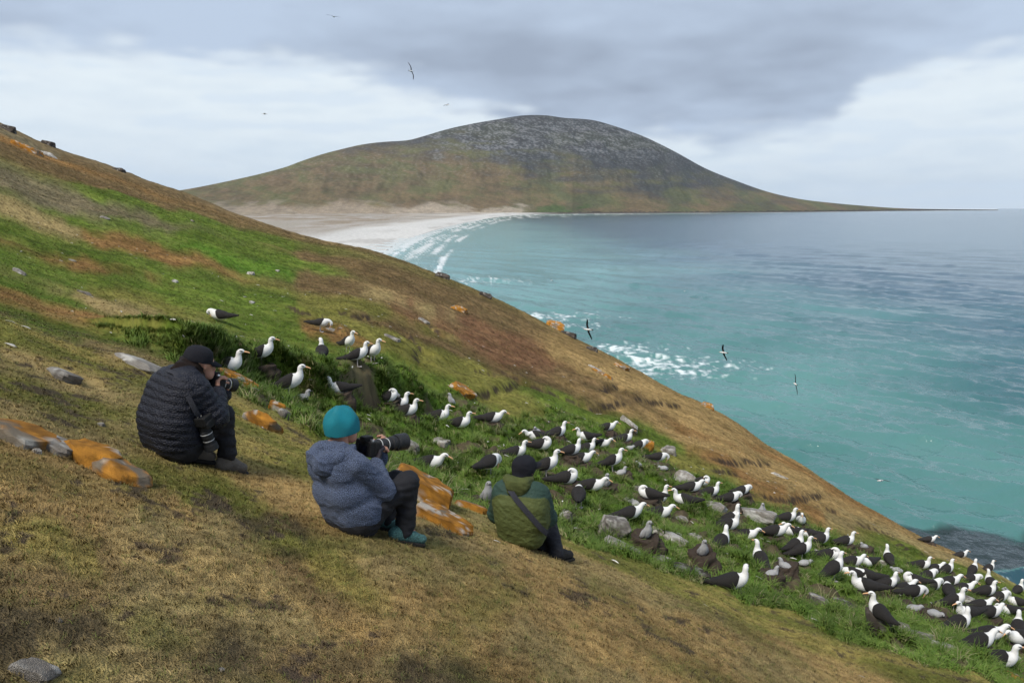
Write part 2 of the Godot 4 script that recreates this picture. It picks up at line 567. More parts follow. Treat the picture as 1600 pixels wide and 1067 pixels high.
func ground_color(x: float, z: float) -> Color:
	var c := turf(x, z)
	var lush := c.a
	var r := sqrt(x * x + z * z)
	var m := n_mid.get_noise_2d(x * 1.3 + 20.0, z * 1.3)
	var f := n_fine.get_noise_2d(x + 31.0, z)
	var t := n_tiny.get_noise_2d(x, z)
	# drier and greener plants grow side by side in every patch
	var dry := Color(0.33, 0.22, 0.085)
	var wet := Color(0.115, 0.135, 0.028)
	var near_mix := 1.0 - 0.8 * sstep(9.0, 20.0, r)
	c = c.lerp(dry, clampf(0.04 + 0.9 * m + 0.5 * f, 0.0, 0.40) * near_mix * (1.0 - 0.8 * lush))
	c = c.lerp(wet, clampf(-0.9 * m + 0.6 * f - 0.02, 0.0, 0.5) * near_mix)
	var rough_ := 1.0 + 0.3 * sstep(10.0, 26.0, r)
	var k := maxf(0.25, 1.0 + (0.42 * f + 0.40 * t) * rough_)
	c *= k * (1.0 + 0.35 * m + 0.30 * n_mid.get_noise_2d(x * 0.35 + 7.0, z * 0.35))
	# bare peaty soil between the plants, mostly where the turf is worn
	var near := 1.0 - sstep(9.0, 16.0, r)
	var bare := sstep(0.26, 0.42, f * 0.7 + t * 0.35 + 0.45 * n_mid.get_noise_2d(x * 0.8 - 60.0, z * 0.8)) * (0.25 + 0.65 * near) * (1.0 - lush)
	c = c.lerp(TURF.soil * 1.15, bare)
	# trodden mud between the tussocks of the colony
	c = c.lerp(Color(0.105, 0.080, 0.058) * (1.0 + 0.4 * t), mud(x, z) * lush * 0.9)
	c = c.lerp(TURF.soil * (1.0 + 0.25 * m), bank(x, z).y * 0.9)
	c.a = 1.0
	return c

func build_ground() -> void:
	var az := PackedFloat32Array()
	var a := -180.0
	while a < 180.0:
		az.append(a)
		a += 0.115 if absf(a) < 40.0 else (0.5 if absf(a) < 55.0 else 3.0)
	az.append(180.0)
	var rr := PackedFloat32Array()
	var r := 0.35
	while r < 210.0:
		rr.append(r)
		r *= 1.05 if r < 2.0 else (1.0068 if r < 60.0 else (1.013 if r < 110.0 else 1.05))
	var rows: Array = par(rr.size(), func(i: int):
		var v := PackedVector3Array()
		var c := PackedColorArray()
		v.resize(az.size())
		c.resize(az.size())
		for j in az.size():
			var q := deg_to_rad(az[j])
			var x := sin(q) * rr[i]
			var z := -cos(q) * rr[i]
			v[j] = Vector3(x, height(x, z), z)
			c[j] = ground_color(x, z)
		return [v, c])
	var vs := []
	var cs := []
	for row in rows:
		vs.append(row[0])
		cs.append(row[1])
	var o := structure("ground", sheet(vs, cs), mats.turf)
	o.set_meta("label", "steep turf slope falling towards the sea")
	print("ground ", rr.size(), " x ", az.size(), " ", Time.get_ticks_msec())

# ------------------------------------------------------------------ beach and far hill
const RIDGE := [[240, 304], [285, 298], [330, 290], [400, 275], [450, 262], [480, 251], [510, 241], [540, 233], [570, 226], [600, 222], [640, 219], [660, 214], [700, 202], [740, 193], [780, 186], [815, 180.5], [850, 180], [880, 184], [920, 187], [945, 193], [1000, 212], [1050, 236], [1100, 263], [1150, 283], [1200, 300], [1250, 311], [1300, 317], [1350, 321.5], [1400, 325], [1460, 327], [1530, 328], [1560, 328.6]]
const SHORE := [[240, 420], [500, 425], [595, 397], [620, 381], [660, 366], [700, 354], [740, 345], [800, 336.5], [860, 334.5], [1000, 333.4], [1200, 332], [1300, 331], [1400, 329.8], [1480, 329.1], [1530, 328.8], [1560, 328.7]]

func column(tab: Array, u: float) -> float:
	var xs := []
	var ys := []
	for p in tab:
		xs.append(p[0])
		ys.append(p[1])
	return curve(xs, ys, u)

# distance at which a line of sight meets a level h above the (round) sea
func reach(tangent: float, h: float) -> float:
	# EYE + t r = h - r^2 / 2R
	var q := tangent * tangent - 2.0 * (EYE - h) / EARTH
	return EARTH * (-tangent - sqrt(maxf(q, 0.0)))

func build_far_land() -> void:
	var us := PackedFloat32Array()
	var u := 240.0
	while u <= 1560.0:
		us.append(u)
		u += 1.6
	var stone := FastNoiseLite.new()
	stone.seed = 3
	stone.fractal_octaves = 4
	stone.frequency = 0.012
	var soft := FastNoiseLite.new()
	soft.seed = 4
	soft.fractal_octaves = 4
	soft.frequency = 0.0022
	var nf := 90
	var nh := 170
	var cols: Array = par(us.size(), func(i: int):
		var uu := us[i]
		var b_shore := bearing(uu, column(SHORE, uu))
		var b_ridge := bearing(uu, minf(column(RIDGE, uu), column(SHORE, uu) - 0.4))
		var a := deg_to_rad(b_shore.x)
		var dir := Vector3(sin(a), 0, -cos(a))
		var v := PackedVector3Array()
		var c := PackedColorArray()
		var r0 := reach(b_shore.y, 0.0)
		var r1 := maxf(r0 * 1.012, curve([240.0, 400.0, 600.0, 740.0, 800.0, 860.0], [3300.0, 3700.0, 4050.0, 4230.0, 4320.0, 4420.0], uu))
		var e1 := (5.0 - r1 * r1 / (2 * EARTH) - EYE) / r1
		# under the water, then flats
		v.append(dir * (r0 * 0.985) + Vector3(0, -3.0 - r0 * r0 / (2 * EARTH), 0))
		c.append(Color(0.5, 0.5, 0.47))
		for k in nf:
			var t := float(k) / (nf - 1)
			var r := 1.0 / lerpf(1.0 / r0, 1.0 / r1, t)
			var across := r - r0
			var lift := 5.0 * sstep(0.0, 1.0, (r - r0) / maxf(r1 - r0, 1.0))
			var p := dir * r
			var dune := sstep(0.55, 0.9, t) * 3.0 * maxf(0.0, soft.get_noise_2d(p.x * 3.0, p.z * 3.0)) * sstep(820.0, 700.0, uu)
			p.y = lift + dune - r * r / (2 * EARTH)
			v.append(p)
			# white sand, a wet edge, grey flats with low plants behind
			var n := soft.get_noise_2d(p.x * 2.0, p.z * 0.7)
			var s := stone.get_noise_2d(p.x * 0.5, p.z * 0.2)
			var sand := Color(0.58, 0.575, 0.56) * (1.0 + 0.10 * s)
			var wet := Color(0.33, 0.31, 0.30)
			var flat_c := Color(0.34, 0.31, 0.27).lerp(Color(0.42, 0.395, 0.37), clampf(0.5 + 1.5 * n, 0.0, 1.0))
			flat_c = flat_c.lerp(Color(0.23, 0.19, 0.13), sstep(0.12, 0.4, s + 0.8 * n) * 0.55)
			var q := wet.lerp(sand, sstep(6.0, 22.0, across + 40.0 * n))
			var line := sstep(0.1, 0.3, stone.get_noise_2d(p.x * 0.9, p.z * 0.25 + 80.0)) * 0.4
			q = q.lerp(Color(0.22, 0.19, 0.17), line * sstep(60.0, 120.0, across) * (1.0 - sstep(400.0, 800.0, across)) * 0.7)
			var beach_w := lerpf(700.0, 1150.0, sstep(480.0, 600.0, uu))
			q = q.lerp(flat_c, sstep(beach_w * 0.75, beach_w * 1.15, across + 60.0 * n))
			q = q.lerp(Color(0.27, 0.215, 0.155), sstep(0.5, 1.0, t) * sstep(-0.1, 0.25, n + 0.7 * s) * sstep(700.0, 620.0, uu) * 0.75)
			# blown sand climbs the foot of the hill behind the beach
			q = q.lerp(Color(0.55, 0.51, 0.46), sstep(0.55, 0.95, t) * sstep(600.0, 680.0, uu) * sstep(-0.15, 0.2, n + 0.5 * s) * 0.8)
			if uu > 800.0:
				q = q.lerp(Color(0.10, 0.09, 0.08), sstep(800.0, 880.0, uu))
			c.append(q)
		# the hill
		var r2 := r1 * (1.0 + 0.28 * sstep(1500.0, 1000.0, uu) + 0.02)
		for k in range(1, nh + 1):
			var t := float(k) / nh
			var r := lerpf(r1, r2, 0.72 * t + 0.28 * t * t * t)
			var p := dir * r
			var e := lerpf(e1, b_ridge.y, t)
			var gully: float = soft.get_noise_2d(p.x * 1.6, p.z * 0.5) * 46.0 + stone.get_noise_2d(p.x * 0.45, p.z * 0.25) * 24.0
			var y := EYE + e * r + gully * sin(t * PI) * sstep(0.0, 0.02, b_ridge.y - e1) * (0.35 + 0.65 * sstep(0.0, 0.1, b_ridge.y - e1)) * 0.7
			p.y = y
			v.append(p)
			c.append(hill_color(uu, t, y, p, stone, soft))
		# far side
		v.append(dir * (r2 * 1.12) + Vector3(0, EYE + b_ridge.y * r2 * 0.75 - 12.0, 0))
		c.append(Color(0.1, 0.1, 0.09))
		v.append(dir * (r2 * 1.5) + Vector3(0, -40.0, 0))
		c.append(Color(0.1, 0.1, 0.09))
		return [v, c])
	var land := []
	var land_c := []
	var hill := []
	var hill_c := []
	for row in cols:
		land.append(row[0].slice(0, nf + 1))
		land_c.append(row[1].slice(0, nf + 1))
		hill.append(row[0].slice(nf))
		hill_c.append(row[1].slice(nf))
	structure("beach", sheet(land, land_c), mats.far)
	structure("hill", sheet(hill, hill_c), mats.far)
	print("far land ", Time.get_ticks_msec())

func hill_color(u: float, t: float, y: float, p: Vector3, stone: FastNoiseLite, soft: FastNoiseLite) -> Color:
	var s := stone.get_noise_2d(p.x * 3.0, y * 9.0)
	var s2 := stone.get_noise_2d(p.x * 0.6 + 500.0, y * 2.4 + p.x * 0.5)
	var n := soft.get_noise_2d(p.x * 1.2, y * 5.0)
	var n2 := soft.get_noise_2d(p.x * 0.9 + 900.0, y * 3.0 + p.z * 0.3)
	u += 70.0 * n + 40.0 * s2
	var heath := Color(0.135, 0.108, 0.068)
	var grass := Color(0.135, 0.132, 0.068)
	var slate := Color(0.062, 0.066, 0.074)
	var green := Color(0.070, 0.085, 0.050)
	var c := grass.lerp(heath, clampf(0.45 + 1.6 * n, 0.0, 1.0))
	c = c.lerp(Color(0.165, 0.120, 0.075), sstep(0.0, 0.35, n2 + 0.4 * s2) * 0.7)
	c = c.lerp(green, sstep(0.0, 0.3, -n2 + 0.3 * s2) * 0.55 * sstep(700.0, 850.0, u))
	# dark stony heath covers the upper part, towards the right ever lower
	var top := sstep(-0.08, 0.32, y / 640.0 - lerpf(0.60, 0.10, sstep(540.0, 1080.0, u)) + 0.22 * n + 0.10 * s2)
	c = c.lerp(slate.lerp(green, 0.35 * sstep(0.0, 0.3, n2)), top * 0.9)
	# runs of pale stones
	var runs := sstep(660.0, 740.0, u) * sstep(1150.0, 1000.0, u) * sstep(0.45, 0.66, y / 640.0 + 0.12 * n) * sstep(1.03, 0.9, y / 640.0)
	c = c.lerp(Color(0.34, 0.35, 0.37), runs * sstep(0.0, 0.34, s + 0.6 * s2) * 0.34)
	c = c.lerp(Color(0.22, 0.22, 0.22), sstep(0.28, 0.42, s) * 0.3 * sstep(0.15, 0.4, y / 640.0))
	# rocks and surf-washed stone at the water
	c = c.lerp(Color(0.035, 0.034, 0.033), sstep(9.0, 4.0, y + 8.0 * s) * sstep(820.0, 900.0, u))
	c = c.lerp(Color(0.07, 0.115, 0.045), sstep(840.0, 860.0, u) * sstep(930.0, 900.0, u) * sstep(60.0, 20.0, y + 40.0 * s2) * sstep(5.0, 9.0, y) * 0.8)
	# blown sand on the lower left slopes
	c = c.lerp(Color(0.42, 0.37, 0.30), sstep(560.0, 640.0, u) * sstep(840.0, 780.0, u) * sstep(58.0, 10.0, y + 50.0 * n2 + 30.0 * s2) * 0.85)
	c = c.lerp(Color(0.27, 0.20, 0.13), sstep(440.0, 500.0, u) * sstep(620.0, 560.0, u) * sstep(70.0, 20.0, y + 50.0 * n2) * 0.6)
	# sandy, thinly grown ground where the hill comes down to the flats
	c = c.lerp(Color(0.33, 0.275, 0.215), sstep(75.0, 8.0, y + 60.0 * n2 + 45.0 * s2) * sstep(820.0, 720.0, u) * 0.8)
	var k := 1.0 + 0.30 * s + 0.25 * s2
	return Color(c.r * k, c.g * k, c.b * k)

# ------------------------------------------------------------------ sea
var wave_k := []

func sea_height(x: float, z: float, step: float) -> float:
	var y := 0.0
	var w := n_wave.get_noise_2d(x * 0.25, z * 0.25) * 4.0
	for a in wave_k:
		# waves shorter than the sheet can carry are left to the surface's own relief
		var f := 1.0 - sstep(0.35, 0.75, step / a[3])
		if f <= 0.0:
			continue
		var ph: float = x * a[0] + z * a[1] + a[4] + w * a[5]
		var s := sin(ph)
		y += a[2] * f * (s + 0.35 * (1.0 - absf(sin(ph * 0.5 + 0.4))) * 1.6)
	# short crossing chop
	var chop := 1.0 - sstep(1.0, 3.5, step)
	if chop > 0.0:
		y += 0.42 * chop * n_wave.get_noise_2d(x * 1.25 + 0.5 * z, z * 1.6 - 0.3 * x)
	return y

func build_sea() -> void:
	var r2 := RandomNumberGenerator.new()
	r2.seed = 77
	for i in 15:
		var l: float = [46.0, 33.0, 26.0, 21.0, 17.0, 14.0, 11.5, 9.5, 8.0, 6.6, 5.4, 4.5, 3.7, 3.0, 2.5][i]
		var dir := deg_to_rad(-50.0 + r2.randf_range(-24.0, 24.0) * (0.5 if i < 4 else 1.2))
		var k := TAU / l
		wave_k.append([k * cos(dir), k * sin(dir), l * (0.0100 if i < 5 else 0.0250), l, r2.randf() * TAU, 0.5 * minf(1.0, 12.0 / l) + 0.2])
	var az := PackedFloat32Array()
	var a := -60.0
	while a <= 60.0:
		az.append(a)
		a += 0.125 if a > -14.0 and a < 42.0 else 1.0
	var inv := PackedFloat32Array()
	var q := 1.0 / 55.0
	while q > 1.0 / 24500.0:
		inv.append(q)
		q -= 0.0000205 if q < 1.0 / 85.0 else 0.00012
	inv.append(1.0 / 24500.0)
	var shx := []
	var shy := []
	for p in SHORE:
		var b := bearing(p[0], p[1])
		shx.append(b.x)
		shy.append(reach(b.y, 0.0))
	var foam_n := FastNoiseLite.new()
	foam_n.seed = 21
	foam_n.fractal_octaves = 4
	foam_n.frequency = 0.05
	# surf along the foot of the near slope: [photograph point, radius in metres]
	var surf := []
	for p in [[858, 497, 8.0], [895, 512, 5.0], [960, 548, 7.0], [1035, 576, 12.0], [1010, 568, 8.0], [1058, 584, 7.0], [745, 440, 8.0], [1595, 915, 5.0]]:
		var b := bearing(p[0], p[1])
		var rr := reach(b.y, 0.0)
		surf.append([sin(deg_to_rad(b.x)) * rr, -cos(deg_to_rad(b.x)) * rr, p[2] * rr / 190.0])
	var kb := bearing(1570, 860)
	var kr := reach(kb.y, 0.0)
	var kelp := Vector2(sin(deg_to_rad(kb.x)) * kr, -cos(deg_to_rad(kb.x)) * kr)
	var rows: Array = par(inv.size(), func(i: int):
		var r := 1.0 / inv[i]
		var step := maxf(r * r * 0.0000205, r * 0.00218)
		var v := PackedVector3Array()
		var c := PackedColorArray()
		v.resize(az.size())
		c.resize(az.size())
		for j in az.size():
			var ar := deg_to_rad(az[j])
			var x := sin(ar) * r
			var z := -cos(ar) * r
			var y := sea_height(x, z, step)
			var off := 9999.0
			if az[j] > shx[0] and az[j] < shx[-1]:
				off = curve(shx, shy, az[j]) - r
			y *= sstep(-10.0, 160.0, off) * 0.85 + 0.15
			var drop := r * r / (2 * EARTH)
			# the sea floor: white sand shelving from the beach, teal over deeper sand along the slope, dark rock and depth outside the bay
			var n := n_wave.get_noise_2d(x * 0.05, z * 0.05)
			var deep := sstep(20.0, 280.0, x + 60.0 * n - 0.05 * z)
			var sandy := 1.0 - sstep(350.0, 1420.0, Vector2(x - 20.0, (z + 1500.0) * 0.75).length() + 260.0 * n)
			var col := Color(0.011, 0.084, 0.073).lerp(Color(0.145, 0.300, 0.300), sandy)
			col = col.lerp(Color(0.030, 0.080, 0.125), deep * 0.94)
			var shallow := 1.0 - sstep(20.0, 900.0, off)
			col = col.lerp(Color(0.22, 0.38, 0.38), shallow * 0.8)
			# foam: breakers off the beach and surf at the rocks
			var fo := 0.0
			if off < 1200.0:
				var lines := foam_n.get_noise_2d(x * 0.10 + n * 3.0, off * 0.55 + 30.0 * n)
				var patch := foam_n.get_noise_2d(x * 0.05 + 60.0, z * 0.05)
				fo = sstep(0.0, 0.26, lines + 0.5 * patch - 0.16 * sstep(100.0, 700.0, off)) * (1.0 - sstep(350.0, 1000.0, off)) * 0.95 * sstep(14.0, 1.0, az[j])
				fo = maxf(fo, sstep(160.0, 20.0, off + 120.0 * lines) * 0.85)
				# long lines of breakers roll in behind one another
				for k in 4:
					var at := 150.0 + 270.0 * k + 120.0 * foam_n.get_noise_2d(x * 0.06 + 31.0 * k, z * 0.02)
					var gone := foam_n.get_noise_2d(x * 0.22 + 90.0 * k, z * 0.05)
					fo = maxf(fo, sstep(95.0, 30.0, absf(off - at)) * sstep(-0.18, 0.14, gone + 0.35 * lines) * sstep(9.0, -1.0, az[j]))
			for s in surf:
				var d: float = Vector2((x - s[0]) * 0.6, z - s[1]).length() / s[2]
				if d < 1.6:
					fo = maxf(fo, 0.85 * sstep(0.05, 0.75, 1.1 * foam_n.get_noise_2d(x * 6.0, z * 8.0) + 0.5 * foam_n.get_noise_2d(x * 1.5, z * 2.5) + 0.42 - 0.60 * d))
			col = col.lerp(Color(0.72, 0.77, 0.78), clampf(fo, 0.0, 1.0))
			# a bed of kelp lies on the water under the slope
			var kd := Vector2((x - kelp.x) / 22.0, (z - kelp.y) / 6.0).length() + 0.7 * foam_n.get_noise_2d(x * 1.2, z * 1.2)
			if kd < 1.3:
				var kk := 1.0 - sstep(0.75, 1.05, kd)
				y *= 1.0 - 0.6 * kk
				y += kk * 0.10 * foam_n.get_noise_2d(x * 14.0, z * 14.0)
				col = col.lerp(Color(0.012, 0.016, 0.016), kk * 0.9)
			# rocky ground close under the slope, dark through the water
			var ledge := Vector2((x - kelp.x) / 34.0, (z - kelp.y - 16.0) / 17.0).length() + 0.4 * n
			if fo < 0.3 and kd >= 1.05:
				col = col.lerp(Color(0.014, 0.046, 0.070), (1.0 - sstep(0.75, 1.05, ledge)) * 0.9)
			v[j] = Vector3(x, y - drop, z)
			c[j] = col
		return [v, c])
	var vs := []
	var cs := []
	for row in rows:
		vs.append(row[0])
		cs.append(row[1])
	structure("sea", sheet(vs, cs), mats.sea)
	print("sea ", inv.size(), " x ", az.size(), " ", Time.get_ticks_msec())

# ------------------------------------------------------------------ materials
func noise_tex(seed_: int, freq: float, lo: float, hi: float, size := 512, octaves := 4, normal := 0.0) -> NoiseTexture2D:
	var n := FastNoiseLite.new()
	n.seed = seed_
	n.noise_type = FastNoiseLite.TYPE_SIMPLEX_SMOOTH
	n.frequency = freq
	n.fractal_octaves = octaves
	var t := NoiseTexture2D.new()
	t.width = size
	t.height = size
	t.seamless = true
	t.noise = n
	if normal > 0.0:
		t.as_normal_map = true
		t.bump_strength = normal
	else:
		var g := Gradient.new()
		g.set_color(0, Color(lo, lo, lo))
		g.set_color(1, Color(hi, hi, hi))
		t.color_ramp = g
	return t

func mat(rough: float, c := Color.WHITE, vertex := false) -> StandardMaterial3D:
	var m := StandardMaterial3D.new()
	m.albedo_color = Color(c.r, c.g, c.b).linear_to_srgb()
	m.roughness = rough
	m.vertex_color_use_as_albedo = vertex
	m.metallic_specular = 0.35
	return m

func rough_up(m: StandardMaterial3D, tex: Texture2D, scale: float, relief: float, tint: Texture2D = null, world := false) -> StandardMaterial3D:
	m.uv1_triplanar = true
	m.uv1_world_triplanar = world
	m.uv1_scale = Vector3.ONE * scale
	if tint:
		m.albedo_texture = tint
	if relief > 0.0:
		m.heightmap_enabled = true
		m.heightmap_texture = tex
		m.heightmap_scale = relief
	return m

func make_materials() -> void:
	var grain := noise_tex(1, 0.09, 0.0, 1.0, 512, 4)
	var speck := noise_tex(2, 0.12, 0.55, 1.0, 512, 4)
	var faint := noise_tex(3, 0.05, 0.80, 1.0, 512, 4)
	var coarse := noise_tex(4, 0.02, 0.0, 1.0, 512, 5)
	mats.grain = grain
	mats.speck = speck
	mats.faint = faint
	mats.coarse = coarse
	mats.turf = rough_up(mat(0.95, Color(1.5, 1.5, 1.5), true), grain, 1.7, 1.6, speck, true)
	mats.turf.metallic_specular = 0.15
	mats.far = rough_up(mat(1.0, Color.WHITE, true), grain, 0.004, 0.0, faint, true)
	mats.far.metallic_specular = 0.1
	mats.sea = rough_up(mat(0.16, Color.WHITE, true), noise_tex(6, 0.03, 0.0, 1.0, 512, 5), 0.055, 14.0, null, true)
	mats.sea.metallic_specular = 0.5
	mats.blade = mat(0.7, Color.WHITE, true)
	mats.blade.metallic_specular = 0.25
	mats.blade.backlight_enabled = true
	mats.blade.backlight = Color(0.35, 0.35, 0.35)
	mats.white_feather = rough_up(mat(0.85, Color(0.81, 0.81, 0.80)), grain, 9.0, 0.25, faint)
	mats.dark_feather = rough_up(mat(0.75, Color(0.066, 0.059, 0.057)), grain, 12.0, 1.2, speck)
	mats.dark_feather.uv1_scale = Vector3(6, 34, 34)
	mats.dark_feather.albedo_texture = noise_tex(16, 0.06, 0.25, 1.0, 512, 3)
	mats.tail_feather = rough_up(mat(0.75, Color(0.10, 0.098, 0.10)), grain, 12.0, 0.3, speck)
	mats.brow = mat(0.8, Color(0.10, 0.10, 0.11))
	mats.black = mat(0.25, Color(0.012, 0.011, 0.011))
	mats.bill = mat(0.45, Color(0.64, 0.37, 0.20))
	mats.leg = mat(0.6, Color(0.42, 0.38, 0.38))
	mats.down = rough_up(mat(0.95, Color(0.72, 0.72, 0.735)), grain, 14.0, 1.2, speck)
	mats.down_dark = rough_up(mat(0.95, Color(0.56, 0.56, 0.575)), grain, 14.0, 1.2, speck)
	mats.chick_bill = mat(0.5, Color(0.045, 0.042, 0.045))
	mats.mud = rough_up(mat(0.95, Color(0.24, 0.178, 0.135)), grain, 5.0, 3.0, noise_tex(8, 0.07, 0.3, 1.0, 512, 4))
	mats.stone = rough_up(mat(0.9, Color(1.3, 1.3, 1.3), true), grain, 4.0, 1.6, speck)
	mats.skin = rough_up(mat(0.55, Color.WHITE, true), grain, 12.0, 0.15, faint)
	mats.skin.subsurf_scatter_enabled = true
	mats.skin.subsurf_scatter_strength = 0.15
	var heather := noise_tex(12, 0.20, 0.30, 1.0, 512, 2)
	heather.color_ramp.offsets = PackedFloat32Array([0.36, 0.66])
	mats.fleece = rough_up(mat(0.95, Color(0.135, 0.178, 0.30)), heather, 1.6, 0.8, heather)
	mats.fleece.rim_enabled = true
	mats.fleece.rim = 0.4
	mats.navy_cloth = rough_up(mat(0.7, Color(0.022, 0.023, 0.030)), grain, 20.0, 0.2, speck)
	mats.grey_cloth = rough_up(mat(0.75, Color(0.032, 0.031, 0.040)), grain, 20.0, 0.2, speck)
	mats.puffer = rough_up(mat(0.5, Color(0.014, 0.016, 0.027)), noise_tex(13, 0.02, 0.0, 1.0, 512, 3), 7.0, 1.2, faint)
	mats.shell = rough_up(mat(0.75, Color.WHITE, true), noise_tex(14, 0.015, 0.0, 1.0, 512, 3), 2.5, 0.8, faint)
	mats.olive_cloth = rough_up(mat(0.75, Color(0.098, 0.118, 0.036)), grain, 6.0, 0.8, faint)
	mats.teal_knit = rough_up(mat(0.9, Color(0.006, 0.330, 0.440)), grain, 9.0, 1.6, faint)
	mats.teal_knit.rim_enabled = true
	mats.teal_knit.rim = 0.4
	mats.cap = rough_up(mat(0.85, Color(0.014, 0.015, 0.024)), grain, 16.0, 0.3, speck)
	mats.hair = rough_up(mat(0.55, Color(0.035, 0.018, 0.014)), grain, 10.0, 1.5, speck)
	mats.teal_shoe = rough_up(mat(0.7, Color(0.135, 0.330, 0.330)), grain, 12.0, 0.6, noise_tex(15, 0.03, 0.35, 1.0, 256, 3))
	mats.taupe_boot = rough_up(mat(0.85, Color(0.27, 0.235, 0.20)), grain, 8.0, 0.8, speck)
	mats.black_boot = rough_up(mat(0.6, Color(0.026, 0.026, 0.029)), grain, 8.0, 0.8, speck)
	mats.sole = rough_up(mat(0.8, Color(0.030, 0.028, 0.027)), grain, 10.0, 0.6, speck)
	mats.strap = rough_up(mat(0.8, Color(0.040, 0.042, 0.055)), grain, 20.0, 0.3, faint)
	mats.white_print = mat(0.6, Color(0.7, 0.7, 0.72))
	mats.eye_white = mat(0.3, Color(0.70, 0.68, 0.65))
	mats.camera = rough_up(mat(0.5, Color(0.014, 0.014, 0.015)), grain, 30.0, 0.3, faint)
	mats.lens = rough_up(mat(0.42, Color(0.022, 0.023, 0.026)), grain, 30.0, 0.2, faint)
	mats.lens_glass = mat(0.05, Color(0.010, 0.010, 0.014))
	mats.ring_metal = mat(0.4, Color(0.55, 0.55, 0.55))
	mats.steel = mat(0.3, Color(0.6, 0.6, 0.6))
	mats.steel.metallic = 1.0

# ------------------------------------------------------------------ grass
# one tuft: a few bent blades round a point
func tuft_mesh(blades: int, tall: float, wide: float, spread: float, lean: float, seed_: int) -> ArrayMesh:
	var g := RandomNumberGenerator.new()
	g.seed = seed_
	var v := PackedVector3Array()
	var n := PackedVector3Array()
	var ii := PackedInt32Array()
	for b in blades:
		var a := g.randf() * TAU
		var out := Vector3(cos(a), 0, sin(a))
		var side := Vector3(-sin(a + g.randf_range(-0.8, 0.8)), 0, cos(a))
		var root := Vector3(g.randf_range(-1, 1), 0, g.randf_range(-1, 1)) * spread
		root.y = -0.1 * tall
		var h := tall * g.randf_range(0.55, 1.1)
		var w := wide * g.randf_range(0.7, 1.2)
		var l := lean * g.randf_range(0.4, 1.3)
		var p1 := root + Vector3(0, h * 0.55, 0) + out * h * l * 0.35
		var p2 := root + Vector3(0, h * (1.0 - 0.25 * l), 0) + out * h * l
		var k := v.size()
		var nn := (Vector3.UP * 0.8 + out * 0.6).normalized()
		v.append_array([root - side * w, root + side * w, p1 - side * w * 0.8, p1 + side * w * 0.8, p2])
		n.append_array([nn, nn, nn, nn, nn])
		ii.append_array([k, k + 2, k + 1, k + 1, k + 2, k + 3, k + 2, k + 4, k + 3])
	# without normals of their own the blades are lit as the flat leaves they are
	var a := []
	a.resize(Mesh.ARRAY_MAX)
	a[Mesh.ARRAY_VERTEX] = v
	a[Mesh.ARRAY_NORMAL] = n
	a[Mesh.ARRAY_INDEX] = ii
	var m := ArrayMesh.new()
	m.add_surface_from_arrays(Mesh.PRIMITIVE_TRIANGLES, a, [], {}, 0)
	return m

func scatter(called: String, label: String, mesh: Mesh, m: Material, where: Array) -> void:
	var mm := MultiMesh.new()
	mm.transform_format = MultiMesh.TRANSFORM_3D
	mm.use_colors = true
	mm.mesh = mesh
	mm.instance_count = where.size()
	for i in where.size():
		mm.set_instance_transform(i, where[i][0])
		mm.set_instance_color(i, where[i][1])
	var o := MultiMeshInstance3D.new()
	o.name = numbered(called)
	o.multimesh = mm
	o.material_override = m
	o.set_meta("kind", "stuff")
	tag(o, label, "grass")
	add_child(o)

